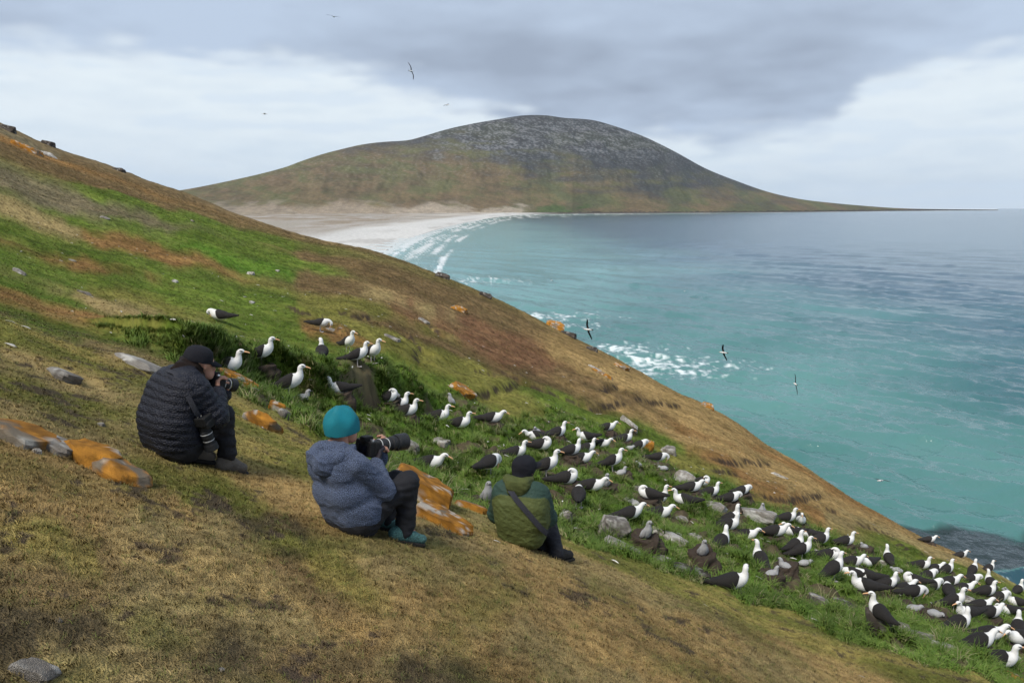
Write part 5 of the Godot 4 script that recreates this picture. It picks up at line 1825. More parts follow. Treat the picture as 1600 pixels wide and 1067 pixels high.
# ------------------------------------------------------------------ people
# a smooth body over bones [from, to, radius there, radius here, colour]; meshed as surface nets
func blob(bones: Array, cell: float, k: float, style := {}) -> Array:
	var lo := Vector3.ONE * 1e9
	var hi := -lo
	for b in bones:
		for e in [[b[0], b[2]], [b[1], b[3]]]:
			var pad: Vector3 = Vector3.ONE * (e[1] + k * 0.3 + cell * 2.5)
			lo = lo.min(e[0] - pad)
			hi = hi.max(e[0] + pad)
	var nx := int((hi.x - lo.x) / cell) + 2
	var ny := int((hi.y - lo.y) / cell) + 2
	var nz := int((hi.z - lo.z) / cell) + 2
	var f := PackedFloat32Array()
	f.resize(nx * ny * nz)
	f.fill(1.0)
	for b in bones:
		var a: Vector3 = b[0]
		var e: Vector3 = b[1] - a
		var ra: float = b[2]
		var rb: float = b[3]
		var ee := maxf(e.length_squared(), 1e-9)
		var pad := Vector3.ONE * (maxf(ra, rb) + k + cell * 2.0)
		var l: Vector3 = (a.min(b[1]) - pad - lo) / cell
		var h: Vector3 = (a.max(b[1]) + pad - lo) / cell
		for iz in range(maxi(0, int(l.z)), mini(nz, int(h.z) + 1)):
			for iy in range(maxi(0, int(l.y)), mini(ny, int(h.y) + 1)):
				var row := (iz * ny + iy) * nx
				for ix in range(maxi(0, int(l.x)), mini(nx, int(h.x) + 1)):
					var p := lo + Vector3(ix, iy, iz) * cell - a
					var t := clampf(p.dot(e) / ee, 0.0, 1.0)
					var d := (p - e * t).length() - lerpf(ra, rb, t)
					var o := f[row + ix]
					var q := maxf(k - absf(o - d), 0.0) / k
					f[row + ix] = minf(o, d) - q * q * k * 0.25
	var v := PackedVector3Array()
	var ids := PackedInt32Array()
	ids.resize(nx * ny * nz)
	ids.fill(-1)
	var off := [0, 1, nx, nx + 1, nx * ny, nx * ny + 1, nx * ny + nx, nx * ny + nx + 1]
	var edges := [[0, 1], [2, 3], [4, 5], [6, 7], [0, 2], [1, 3], [4, 6], [5, 7], [0, 4], [1, 5], [2, 6], [3, 7]]
	var corner := []
	for c in 8:
		corner.append(Vector3(c & 1, (c >> 1) & 1, c >> 2))
	for iz in nz - 1:
		for iy in ny - 1:
			var row := (iz * ny + iy) * nx
			for ix in nx - 1:
				var at := row + ix
				var f0 := f[at]
				if f0 > cell * 2.0 or f0 < -cell * 2.0:
					continue
				var inside := 0
				for c in 8:
					if f[at + off[c]] < 0.0:
						inside += 1
				if inside == 0 or inside == 8:
					continue
				var sum := Vector3.ZERO
				var n := 0
				for ed in edges:
					var d0: float = f[at + off[ed[0]]]
					var d1: float = f[at + off[ed[1]]]
					if (d0 < 0.0) != (d1 < 0.0):
						var t := d0 / (d0 - d1)
						sum += corner[ed[0]].lerp(corner[ed[1]], t)
						n += 1
				ids[at] = v.size()
				v.append(lo + (Vector3(ix, iy, iz) + sum / n) * cell)
	var ii := PackedInt32Array()
	var step := [1, nx, nx * ny]
	for iz in range(1, nz - 1):
		for iy in range(1, ny - 1):
			for ix in range(1, nx - 1):
				var at := (iz * ny + iy) * nx + ix
				var f0 := f[at]
				if f0 > cell * 2.0 or f0 < -cell * 2.0:
					continue
				for ax in 3:
					var f1 := f[at + step[ax]]
					if (f0 < 0.0) == (f1 < 0.0):
						continue
					var u: int = step[(ax + 1) % 3]
					var w: int = step[(ax + 2) % 3]
					var a := ids[at - u - w]
					var b := ids[at - w]
					var c := ids[at]
					var d := ids[at - u]
					if a < 0 or b < 0 or c < 0 or d < 0:
						continue
					if f0 < 0.0:
						ii.append_array([a, b, c, a, c, d])
					else:
						ii.append_array([a, c, b, a, d, c])
	# folds, quilting and colours
	var cc := PackedColorArray()
	var folds: float = style.get("folds", 0.0)
	var quilt: float = style.get("quilt", 0.0)
	var colored: bool = style.get("colored", false)
	if folds > 0.0 or quilt > 0.0 or colored:
		var nn := PackedVector3Array()
		nn.resize(v.size())
		for q in range(0, ii.size(), 3):
			var n := (v[ii[q + 1]] - v[ii[q]]).cross(v[ii[q + 2]] - v[ii[q]])
			nn[ii[q]] += n
			nn[ii[q + 1]] += n
			nn[ii[q + 2]] += n
		for i in v.size():
			var p := v[i]
			var best := 1e9
			var who := 0
			var along := 0.0
			for j in bones.size():
				var b: Array = bones[j]
				var e: Vector3 = b[1] - b[0]
				var t := clampf((p - b[0]).dot(e) / maxf(e.length_squared(), 1e-9), 0.0, 1.0)
				var d: float = (p - b[0] - e * t).length() - lerpf(b[2], b[3], t)
				if d < best:
					best = d
					who = j
					along = t * e.length()
			if colored:
				cc.append(bones[who][4])
			var move := 0.0
			if folds > 0.0:
				var w := n_mid.get_noise_3d(p.x * 9.0, p.y * 26.0 + 6.0 * p.x, p.z * 9.0)
				move += folds * (0.4 - absf(w) * 2.2 + 0.5 * n_mid.get_noise_3d(p.x * 14.0 + 40.0, p.y * 14.0, p.z * 14.0))
			if quilt > 0.0:
				var s: float = (along if bones[who].size() > 5 else p.y + 0.02 * sin(p.x * 9.0)) / quilt
				move += 0.009 * sqrt(absf(sin(PI * s))) - 0.005
			v[i] = p + nn[i].normalized() * move
	return [v, ii, cc]

func blob_mesh(parts: Array) -> ArrayMesh:
	var v := PackedVector3Array()
	var ii := PackedInt32Array()
	var cc := PackedColorArray()
	for p in parts:
		var k := v.size()
		v.append_array(p[0])
		cc.append_array(p[2])
		for i in p[1]:
			ii.append(i + k)
	return smooth_mesh(v, ii, cc)

# a hand with palm, four fingers and a thumb, curled by «curl»; w: wrist, d: towards the fingers, n: out of the palm, t: towards the thumb
func hand_bones(w: Vector3, d: Vector3, n: Vector3, curl: float, t_side: float, palm: Color, tips: Color) -> Array:
	d = d.normalized()
	n = (n - d * n.dot(d)).normalized()
	var t := d.cross(n) * t_side
	var out := []
	for i in 4:
		var s := 0.027 - 0.018 * i
		var root := w + t * s * 0.55 + d * 0.012
		var knuckle: Vector3 = w + t * s + d * [0.088, 0.092, 0.087, 0.078][i]
		out.append([root, knuckle, 0.016, 0.0125, palm])
		var p: Vector3 = knuckle
		var a := curl * 0.35
		var lens: Array = [[0.042, 0.026, 0.021], [0.046, 0.029, 0.022], [0.042, 0.027, 0.021], [0.033, 0.021, 0.019]][i]
		for j in 3:
			a += curl * [0.45, 0.75, 0.5][j]
			var q: Vector3 = p + (d * cos(a) + n * sin(a)) * lens[j]
			out.append([p, q, 0.0098 - 0.0008 * j, 0.0092 - 0.001 * j, palm if j == 0 else tips])
			p = q
	var base := w + t * 0.022 + d * 0.018
	var m := base + (t * 0.75 + d * 0.55 + n * 0.35).normalized() * 0.042
	var e := m + (t * 0.35 + d * 0.75 + n * 0.6 * curl).normalized() * 0.034
	out.append([base, m, 0.015, 0.0115, palm])
	out.append([m, e, 0.0112, 0.0098, tips])
	out.append([e, e + (d * 0.8 + n * 0.7 * curl).normalized() * 0.026, 0.0098, 0.0082, tips])
	return out

func head_bones(c: Vector3, f: Vector3, up: Vector3, skin_c: Color) -> Array:
	var s := f.cross(up).normalized()
	var out := [
		[c - f * 0.02 + up * 0.02, c + f * 0.02 + up * 0.022, 0.082, 0.080, skin_c],
		[c + f * 0.035 - up * 0.02, c + f * 0.045 - up * 0.065, 0.058, 0.046, skin_c],
		[c + f * 0.066 - up * 0.088 - s * 0.012, c + f * 0.066 - up * 0.088 + s * 0.012, 0.026, 0.026, skin_c],
		[c + f * 0.094 + up * 0.002, c + f * 0.112 - up * 0.030, 0.009, 0.013, skin_c],
		[c + f * 0.085 - up * 0.062 - s * 0.014, c + f * 0.085 - up * 0.062 + s * 0.014, 0.012, 0.012, Color(0.42, 0.17, 0.14)]]
	for e in [-1.0, 1.0]:
		out.append([c + s * e * 0.082 - up * 0.005 - f * 0.005, c + s * e * 0.086 - up * 0.032, 0.014, 0.010, skin_c])
		out.append([c + f * 0.078 + up * 0.022 + s * e * 0.018, c + f * 0.070 + up * 0.020 + s * e * 0.045, 0.010, 0.010, skin_c])
	# a little smaller than life size reads right under hats and hoods
	for b in out:
		b[0] = c + (b[0] - c) * 0.92
		b[1] = c + (b[1] - c) * 0.92
		b[2] *= 0.92
		b[3] *= 0.92
	return out

# joints common to all: returns the bones of the bare figure
func figure(j: Dictionary, side: Vector3, skin_c: Color) -> Array:
	var c := skin_c
	return [
		[j.pelvis - side * 0.07, j.pelvis + side * 0.07, 0.088, 0.088, c], [j.pelvis, j.waist, 0.096, 0.084, c], [j.waist, j.chest, 0.084, 0.092, c],
		[j.chest - side * 0.06, j.chest + side * 0.06, 0.080, 0.080, c], [j.chest, j.neck, 0.072, 0.044, c], [j.neck, j.head - Vector3(0, 0.04, 0), 0.042, 0.040, c],
		[j.neck, j.rsh, 0.044, 0.044, c], [j.neck, j.lsh, 0.044, 0.044, c], [j.rsh, j.rel, 0.042, 0.032, c], [j.rel, j.rwr, 0.032, 0.022, c], [j.lsh, j.lel, 0.042, 0.032, c], [j.lel, j.lwr, 0.032, 0.022, c],
		[j.rhip, j.rkn, 0.064, 0.042, c], [j.rkn, j.ran, 0.040, 0.027, c], [j.lhip, j.lkn, 0.064, 0.042, c], [j.lkn, j.lan, 0.040, 0.027, c],
		[j.ran, j.rtoe, 0.029, 0.022, c], [j.lan, j.ltoe, 0.029, 0.022, c]]

func wide(p: Vector3, side: Vector3, half: float, r: float, c: Color) -> Array:
	return [p - side * half, p + side * half, r, r, c]

func shoe_bones(ankle: Vector3, heel: Vector3, toe: Vector3, r: float, c: Color) -> Array:
	return [[ankle, heel + Vector3(0, r * 0.9, 0), r * 0.95, r, c], [heel + Vector3(0, r * 0.8, 0), toe + Vector3(0, r * 0.6, 0), r, r * 0.72, c], [ankle.lerp(heel, 0.3), toe.lerp(heel, 0.35) + Vector3(0, r * 1.0, 0), r * 0.85, r * 0.75, c]]

# a box with rounded edges
func block(c: Vector3, size: Vector3, x: Vector3, y: Vector3, round_ := 0.28, seg := 20) -> ArrayMesh:
	x = x.normalized()
	var z := x.cross(y).normalized()
	y = z.cross(x).normalized()
	var v := PackedVector3Array()
	var ii := PackedInt32Array()
	var nr := seg / 2 + 3
	for i in nr:
		var a := PI * i / (nr - 1)
		for q in seg:
			var b := TAU * (q + 0.5) / seg
			var d := Vector3(sin(a) * cos(b), cos(a), sin(a) * sin(b))
			d = Vector3(signf(d.x) * pow(absf(d.x), round_), signf(d.y) * pow(absf(d.y), round_), signf(d.z) * pow(absf(d.z), round_))
			d = d.clamp(Vector3.ONE * -0.94, Vector3.ONE * 0.94) / 0.94
			v.append(c + x * d.x * size.x * 0.5 + y * d.y * size.y * 0.5 + z * d.z * size.z * 0.5)
	for i in nr - 1:
		for q in seg:
			var a := i * seg + q
			var b := i * seg + (q + 1) % seg
			ii.append_array([a, b, a + seg, b, b + seg, a + seg])
	return smooth_mesh(v, ii)

# a turned shape along an axis: [[distance along, radius], ...], edges kept crisp by doubled rings
func barrel(from: Vector3, dir: Vector3, profile: Array, seg := 20) -> ArrayMesh:
	dir = dir.normalized()
	var side := dir.cross(Vector3.UP).normalized()
	var top := side.cross(dir)
	var v := PackedVector3Array()
	var ii := PackedInt32Array()
	var n := profile.size()
	var row := 0
	for i in n - 1:
		for e in 2:
			for q in seg:
				var a := TAU * q / seg
				v.append(from + dir * profile[i + e][0] + (side * cos(a) + top * sin(a)) * profile[i + e][1])
		for q in seg:
			var a := row + q
			var b := row + (q + 1) % seg
			ii.append_array([a, b, a + seg, b, b + seg, a + seg])
		row += seg * 2
	return smooth_mesh(v, ii)

# a flat band that follows points lying on a body
func band(pts: Array, outs: Array, width: float, thick: float) -> ArrayMesh:
	var v := PackedVector3Array()
	var ii := PackedInt32Array()
	for i in pts.size():
		var tan: Vector3 = (pts[mini(i + 1, pts.size() - 1)] - pts[maxi(i - 1, 0)]).normalized()
		var o: Vector3 = outs[i].normalized()
		var w := tan.cross(o).normalized() * width * 0.5
		var p: Vector3 = pts[i]
		v.append_array([p - w, p + w, p + w + o * thick, p - w + o * thick])
	for i in pts.size() - 1:
		for q in 4:
			var a := i * 4 + q
			var b := i * 4 + (q + 1) % 4
			ii.append_array([a, b, a + 4, b, b + 4, a + 4])
	ii.append_array([0, 2, 1, 0, 3, 2])
	var e := (pts.size() - 1) * 4
	ii.append_array([e, e + 1, e + 2, e, e + 2, e + 3])
	return smooth_mesh(v, ii)

func stand_at(o: Node3D, x: float, z: float) -> void:
	# local z points to the photographer
	o.position = Vector3(x, height(x, z), z)
	o.basis = Basis(Vector3.UP, atan2(-x, -z))

func beanie(c: Vector3, up: Vector3, r: float, profile: Array, crease: float) -> ArrayMesh:
	up = up.normalized()
	var x := up.cross(Vector3(0, 0, 1)).normalized()
	var z := x.cross(up)
	var v := PackedVector3Array()
	var ii := PackedInt32Array()
	var seg := 40
	for i in profile.size():
		for q in seg:
			var a := TAU * q / seg
			var rr: float = profile[i][0] * r
			var pinch: float = crease * sstep(0.25, 0.95, profile[i][1]) * (0.5 + 0.5 * cos(a * 5.0 + 0.6))
			rr *= 1.0 - pinch + 0.05 * n_mid.get_noise_3d(cos(a) * 4.0, profile[i][1] * 5.0, sin(a) * 4.0)
			v.append(c + up * profile[i][1] * r + (x * cos(a) + z * sin(a)) * rr)
	for i in profile.size() - 1:
		for q in seg:
			var a := i * seg + q
			var b := i * seg + (q + 1) % seg
			ii.append_array([a, b, a + seg, b, b + seg, a + seg])
	return smooth_mesh(v, ii)

func brim(root: Vector3, f: Vector3, up: Vector3, half: float, long: float, drop: float) -> ArrayMesh:
	var s := f.cross(up).normalized()
	var v := PackedVector3Array()
	var ii := PackedInt32Array()
	var na := 12
	var nb := 5
	for layer in 2:
		for i in na + 1:
			var a := lerpf(-1.0, 1.0, float(i) / na)
			for q in nb + 1:
				var t := float(q) / nb
				var reach_: float = long * sqrt(maxf(0.0, 1.0 - 0.85 * a * a)) * t
				var bend := -0.35 * half * a * a
				v.append(root + s * a * half * (1.0 - 0.12 * t) + f * (reach_ - half * 0.75 * (1.0 - sqrt(maxf(0.0, 1.0 - a * a * 0.92)))) + up * (bend - drop * t - layer * 0.006))
	var n := (na + 1) * (nb + 1)
	for i in na:
		for q in nb:
			var a := i * (nb + 1) + q
			var b := a + nb + 1
			ii.append_array([a, a + 1, b, a + 1, b + 1, b, n + a, n + b, n + a + 1, n + a + 1, n + b, n + b + 1])
	for i in na:
		for q in [0, nb]:
			var a: int = i * (nb + 1) + q
			var b: int = a + nb + 1
			ii.append_array([a, b, n + a, b, n + b, n + a])
	return smooth_mesh(v, ii)

const SKIN := Color(0.50, 0.27, 0.19)

func build_people() -> void:
	# ---------------- joints in metres round the seat: x to the right, y up, z towards the photographer
	var w := {"pelvis": Vector3(0.004, 0.11, 0), "waist": Vector3(-0.048, 0.262, 0.02), "chest": Vector3(-0.085, 0.40, 0.01), "neck": Vector3(-0.072, 0.525, -0.01), "head": Vector3(-0.035, 0.645, -0.035),
		"rsh": Vector3(0.048, 0.455, 0.14), "lsh": Vector3(-0.165, 0.455, -0.125), "rel": Vector3(0.205, 0.268, 0.09), "rwr": Vector3(0.158, 0.398, -0.035), "lel": Vector3(0.115, 0.235, -0.28), "lwr": Vector3(0.195, 0.375, -0.23),
		"rhip": Vector3(0.05, 0.10, 0.10), "rkn": Vector3(0.345, 0.268, -0.03), "ran": Vector3(0.328, 0.0, -0.01), "rheel": Vector3(0.262, -0.075, 0.015), "rtoe": Vector3(0.405, -0.118, 0.0),
		"lhip": Vector3(-0.01, 0.095, -0.10), "lkn": Vector3(0.285, 0.20, -0.27), "lan": Vector3(0.215, -0.015, -0.19), "lheel": Vector3(0.165, -0.055, -0.17), "ltoe": Vector3(0.275, -0.10, -0.18)}
	var b := {"pelvis": Vector3(-0.024, 0.125, 0), "waist": Vector3(-0.042, 0.285, 0.02), "chest": Vector3(0.0, 0.45, 0.005), "neck": Vector3(0.085, 0.565, -0.02), "head": Vector3(0.168, 0.62, -0.06),
		"rsh": Vector3(0.125, 0.495, 0.125), "lsh": Vector3(-0.015, 0.505, -0.145), "rel": Vector3(0.24, 0.285, 0.11), "rwr": Vector3(0.268, 0.405, -0.03), "lel": Vector3(0.25, 0.29, -0.28), "lwr": Vector3(0.312, 0.36, -0.20),
		"rhip": Vector3(0.03, 0.105, 0.11), "rkn": Vector3(0.285, 0.262, 0.0), "ran": Vector3(0.303, 0.0, 0.02), "rheel": Vector3(0.272, -0.115, 0.03), "rtoe": Vector3(0.39, -0.145, 0.02),
		"lhip": Vector3(-0.025, 0.105, -0.11), "lkn": Vector3(0.24, 0.15, -0.25), "lan": Vector3(0.135, 0.03, -0.03), "lheel": Vector3(0.088, 0.0, 0.03), "ltoe": Vector3(0.195, -0.04, 0.01)}
	var g := {"pelvis": Vector3(0.001, 0.11, 0), "waist": Vector3(0.0, 0.24, 0.02), "chest": Vector3(-0.005, 0.395, 0.015), "neck": Vector3(-0.010, 0.525, 0.0), "head": Vector3(0.018, 0.63, -0.045),
		"rsh": Vector3(0.150, 0.435, 0.02), "lsh": Vector3(-0.155, 0.440, -0.03), "rel": Vector3(0.212, 0.215, -0.05), "rwr": Vector3(0.150, 0.10, -0.24), "lel": Vector3(-0.204, 0.20, -0.16), "lwr": Vector3(-0.06, 0.12, -0.32),
		"rhip": Vector3(0.085, 0.085, -0.02), "rkn": Vector3(0.215, 0.07, -0.36), "ran": Vector3(0.282, -0.11, -0.10), "rheel": Vector3(0.268, -0.17, -0.08), "rtoe": Vector3(0.395, -0.185, -0.17),
		"lhip": Vector3(-0.06, 0.085, -0.05), "lkn": Vector3(0.10, 0.06, -0.43), "lan": Vector3(0.166, -0.12, -0.20), "lheel": Vector3(0.135, -0.165, -0.19), "ltoe": Vector3(0.255, -0.18, -0.28)}
	var ws := Vector3(0.60, 0, 0.80)
	var wf := Vector3(0.79, -0.10, -0.60).normalized()
	var bs := Vector3(0.45, 0, 0.89)
	var bf := Vector3(0.88, -0.30, -0.36).normalized()
	var gs := Vector3(0.95, 0, 0.30)
	var gf := Vector3(0.62, -0.15, -0.77).normalized()
	var up := Vector3.UP
	var no := Color.BLACK
	var glove := Color(0.022, 0.018, 0.024)
	var fleece := [wide(w.pelvis + Vector3(0, 0.045, 0), ws, 0.075, 0.152, no), wide(w.waist, ws, 0.072, 0.135, no), wide(w.chest, ws, 0.085, 0.115, no), wide(w.chest + Vector3(0.01, 0.075, 0), ws, 0.095, 0.080, no),
		[w.rsh, w.rel, 0.070, 0.060, no, 1], [w.rel, w.rwr, 0.058, 0.043, no, 1], [w.lsh, w.lel, 0.080, 0.070, no, 1], [w.lel, w.lwr, 0.068, 0.048, no, 1]]
	var puffer := [wide(b.pelvis + Vector3(-0.01, 0.05, 0), bs, 0.085, 0.160, no), wide(b.waist, bs, 0.085, 0.155, no), wide(b.chest + Vector3(-0.01, -0.06, 0), bs, 0.095, 0.142, no), wide(b.chest + Vector3(0.02, 0.02, 0), bs, 0.105, 0.125, no), wide(b.chest + Vector3(0.055, 0.075, 0), bs, 0.09, 0.085, no),
		[b.rsh, b.rel, 0.088, 0.078, no, 1], [b.rel, b.rwr, 0.076, 0.056, no, 1], [b.lsh, b.lel, 0.085, 0.075, no, 1], [b.lel, b.lwr, 0.072, 0.055, no, 1], [b.neck + Vector3(-0.03, -0.035, 0), b.neck + Vector3(0.0, 0.0, 0), 0.085, 0.075, no]]
	var olive := Color(0.085, 0.102, 0.032)
	var pine := Color(0.028, 0.060, 0.050)
	var shell := [wide(g.pelvis + Vector3(0, 0.005, 0), gs, 0.075, 0.130, olive), wide(g.waist, gs, 0.085, 0.138, olive), wide(g.chest + Vector3(0, -0.045, 0.01), gs, 0.095, 0.132, olive), wide(g.chest + Vector3(0, 0.055, -0.005), gs, 0.10, 0.100, pine),
		[g.rsh, g.rel, 0.080, 0.070, pine], [g.rel, g.rwr, 0.068, 0.052, pine], [g.lsh, g.lel, 0.080, 0.070, pine], [g.lel, g.lwr, 0.068, 0.052, pine]]
	var jobs := [
		[[fleece, 0.0100, 0.024, {"folds": 0.007}]],
		[[[wide(w.pelvis + Vector3(0, -0.015, 0), ws, 0.075, 0.128, no), [w.rhip, w.rkn, 0.100, 0.068, no], [w.rkn, w.ran + Vector3(-0.005, -0.035, 0.0), 0.066, 0.062, no], [w.lhip, w.lkn, 0.100, 0.068, no], [w.lkn, w.lan + Vector3(-0.005, -0.02, 0.0), 0.064, 0.058, no]], 0.0105, 0.03, {"folds": 0.009}]],
		[[puffer, 0.0100, 0.04, {"folds": 0.005, "quilt": 0.046}]],
		[[[wide(b.pelvis + Vector3(0, -0.02, 0), bs, 0.085, 0.128, no), [b.rhip, b.rkn, 0.098, 0.070, no], [b.rkn, b.ran, 0.068, 0.064, no], [b.lhip, b.lkn, 0.105, 0.075, no], [b.lkn, b.lan, 0.072, 0.058, no]], 0.0115, 0.05, {"folds": 0.010}]],
		[[shell, 0.0100, 0.045, {"folds": 0.005, "colored": true}]],
		[[[wide(g.pelvis + Vector3(0, -0.02, 0), gs, 0.070, 0.110, no), [g.rhip, g.rkn, 0.095, 0.074, no], [g.rkn, g.ran, 0.074, 0.066, no], [g.lhip, g.lkn, 0.095, 0.074, no], [g.lkn, g.lan, 0.074, 0.062, no]], 0.0115, 0.05, {"folds": 0.010}]],
		# bare figures, each with head and hands on finer grids in the same mesh
		[[figure(w, ws, SKIN), 0.015, 0.05, {"colored": true}], [head_bones(w.head, wf, up, SKIN), 0.0055, 0.022, {"colored": true}],
			[hand_bones(w.rwr, Vector3(0.15, 0.75, -0.55), Vector3(0.75, -0.1, -0.65), 1.0, 1.0, glove, SKIN), 0.0045, 0.007, {"colored": true}],
			[hand_bones(w.lwr, Vector3(0.35, 0.75, -0.15), Vector3(-0.3, 0.85, 0.4), 0.9, -1.0, glove, SKIN), 0.0045, 0.007, {"colored": true}]],
		[[figure(b, bs, SKIN), 0.015, 0.05, {"colored": true}], [head_bones(b.head, bf, up, SKIN), 0.0055, 0.022, {"colored": true}],
			[hand_bones(b.rwr, Vector3(-0.05, 0.8, -0.5), Vector3(0.8, 0.1, -0.4), 1.0, 1.0, SKIN, SKIN), 0.0045, 0.007, {"colored": true}],
			[hand_bones(b.lwr, Vector3(0.25, 0.75, 0.15), Vector3(-0.2, 0.8, 0.5), 0.9, -1.0, SKIN, SKIN), 0.0045, 0.007, {"colored": true}]],
		[[figure(g, gs, SKIN), 0.015, 0.05, {"colored": true}], [head_bones(g.head, gf, up, SKIN), 0.0055, 0.022, {"colored": true}],
			[hand_bones(g.rwr, Vector3(-0.3, -0.2, -0.9), Vector3(-0.3, -0.8, 0.2), 0.7, 1.0, SKIN, SKIN), 0.0045, 0.007, {"colored": true}],
			[hand_bones(g.lwr, Vector3(0.5, -0.2, -0.8), Vector3(-0.2, -0.9, 0.0), 0.7, -1.0, SKIN, SKIN), 0.0045, 0.007, {"colored": true}]],
		# hoods and hair
		[[[[Vector3(-0.185, 0.505, -0.05), Vector3(-0.205, 0.49, 0.03), 0.035, 0.045, no], [Vector3(-0.205, 0.49, 0.03), Vector3(-0.145, 0.475, 0.105), 0.045, 0.050, no], [Vector3(-0.145, 0.475, 0.105), Vector3(-0.05, 0.495, 0.12), 0.048, 0.040, no], [Vector3(-0.05, 0.495, 0.12), Vector3(0.02, 0.53, 0.04), 0.038, 0.028, no], [Vector3(-0.15, 0.535, 0.03), Vector3(-0.05, 0.545, 0.07), 0.045, 0.040, no], [Vector3(-0.175, 0.43, 0.10), Vector3(-0.12, 0.43, 0.135), 0.035, 0.035, no]], 0.009, 0.035, {"folds": 0.010}]],
		[[[[g.neck + Vector3(-0.10, 0.03, 0.0), g.neck + Vector3(-0.065, 0.025, 0.075), 0.040, 0.048, no], [g.neck + Vector3(-0.065, 0.025, 0.075), g.neck + Vector3(0.03, 0.02, 0.085), 0.048, 0.045, no], [g.neck + Vector3(0.03, 0.02, 0.085), g.neck + Vector3(0.075, 0.03, 0.01), 0.042, 0.034, no], [g.neck + Vector3(-0.07, -0.02, 0.09), g.neck + Vector3(0.01, -0.025, 0.10), 0.042, 0.042, no]], 0.009, 0.035, {"folds": 0.009}]],
		[[[[b.head + Vector3(-0.06, 0.0, 0.02), b.head + Vector3(-0.11, -0.02, 0.06), 0.060, 0.050, no], [b.head + Vector3(-0.11, -0.02, 0.06), b.head + Vector3(-0.18, -0.045, 0.055), 0.048, 0.030, no], [b.head + Vector3(-0.03, -0.02, 0.05), b.head + Vector3(0.0, -0.08, 0.06), 0.045, 0.028, no], [b.head + Vector3(-0.09, 0.0, -0.03), b.head + Vector3(-0.14, -0.06, -0.02), 0.05, 0.03, no]], 0.008, 0.03, {"folds": 0.008}]],
		[[[[g.head + Vector3(-0.01, 0.02, 0.012), g.head + Vector3(0.012, 0.02, -0.01), 0.088, 0.088, no], [g.head + Vector3(-0.005, -0.02, 0.01), g.neck + Vector3(0.0, 0.02, 0.0), 0.080, 0.072, no]], 0.009, 0.03, {"folds": 0.004}]],
		# shoes
		[[shoe_bones(w.ran, w.rheel, w.rtoe + Vector3(0.02, -0.004, 0.0), 0.041, no), 0.007, 0.02, {"folds": 0.003}]], [[shoe_bones(w.lan, w.lheel, w.ltoe + Vector3(0.02, -0.004, 0.0), 0.040, no), 0.007, 0.02, {"folds": 0.003}]],
		[[shoe_bones(b.ran, b.rheel, b.rtoe, 0.052, no), 0.007, 0.02, {"folds": 0.003}]], [[shoe_bones(b.lan, b.lheel, b.ltoe, 0.050, no), 0.007, 0.02, {"folds": 0.003}]],
		[[shoe_bones(g.ran, g.rheel, g.rtoe, 0.050, no), 0.007, 0.02, {"folds": 0.003}]], [[shoe_bones(g.lan, g.lheel, g.ltoe, 0.050, no), 0.007, 0.02, {"folds": 0.003}]]]
	var flat := []
	for i in jobs.size():
		for p in jobs[i]:
			flat.append(p)
	var done: Array = par(flat.size(), func(i: int): return blob(flat[i][0], flat[i][1], flat[i][2], flat[i][3]))
	var mesh := []
	var at := 0
	for jb in jobs:
		var parts := []
		for p in jb:
			parts.append(done[at])
			at += 1
		mesh.append(blob_mesh(parts))
	print("people ", Time.get_ticks_msec())

	# ---------------- the one in the teal hat
	var o := thing("person", "person in a teal knit hat and blue fleece sitting and aiming a long lens", "person", Vector3.ZERO, "photographers on the turf")
	stand_at(o, -0.9775, -4.65)
	part("body", mesh[6], mats.skin, o)
	part("fleece_jacket", mesh[0], mats.fleece, o).set_meta("label", "heathered blue fleece jacket")
	part("hood", mesh[9], mats.fleece, o)
	var tr := part("trousers", mesh[1], mats.navy_cloth, o)
	# a small white mark on the thigh
	var mk := Vector3(0.135, 0.268, 0.075)
	for k in 3:
		part("logo", block(mk + Vector3(0.008 * k, -0.003 * k, 0), Vector3(0.004, 0.016, 0.004), Vector3(0.9, -0.3, 0.2), Vector3(0.3, 0.8, 0.4), 0.4, 8), mats.white_print, tr)
	part("knit_hat", beanie(w.head + Vector3(-0.006, 0.012, 0.002), Vector3(-0.10, 1.0, 0.06), 0.106, [[0.96, -0.42], [1.0, -0.40], [1.01, -0.25], [1.02, 0.0], [1.0, 0.25], [0.94, 0.5], [0.83, 0.74], [0.64, 0.93], [0.40, 1.05], [0.18, 1.10], [0.0, 1.11]], 0.30), mats.teal_knit, o).set_meta("label", "bright teal knit hat")
	face(o, w.head, wf, up)
	for k in 2:
		var s := part("shoe", mesh[13 + k], mats.teal_shoe, o)
		var hl: Vector3 = [w.rheel, w.lheel][k]
		var te: Vector3 = [w.rtoe, w.ltoe][k]
		sole(s, hl, te, 0.040)
	# the camera in its hands
	var c0 := Vector3(0.105, 0.485, -0.105)
	camera_thing(o, "black camera with a long white-ringed zoom lens held by the person in the teal hat", c0, wf, 0.150, [[0.0, 0.036], [0.05, 0.036], [0.055, 0.040], [0.11, 0.040], [0.115, 0.036], [0.16, 0.038], [0.165, 0.045], [0.20, 0.046]], [[0.20, 0.050], [0.215, 0.054], [0.285, 0.055], [0.29, 0.050], [0.24, 0.046]])

	# ---------------- the one in black
	o = thing("person", "person in a black puffer jacket and cap sitting hunched behind a camera", "person", Vector3.ZERO, "photographers on the turf")
	stand_at(o, -2.20, -5.10)
	part("body", mesh[7], mats.skin, o)
	part("puffer_jacket", mesh[2], mats.puffer, o).set_meta("label", "black quilted puffer jacket")
	part("trousers", mesh[3], mats.navy_cloth, o)
	part("hair", mesh[11], mats.hair, o)
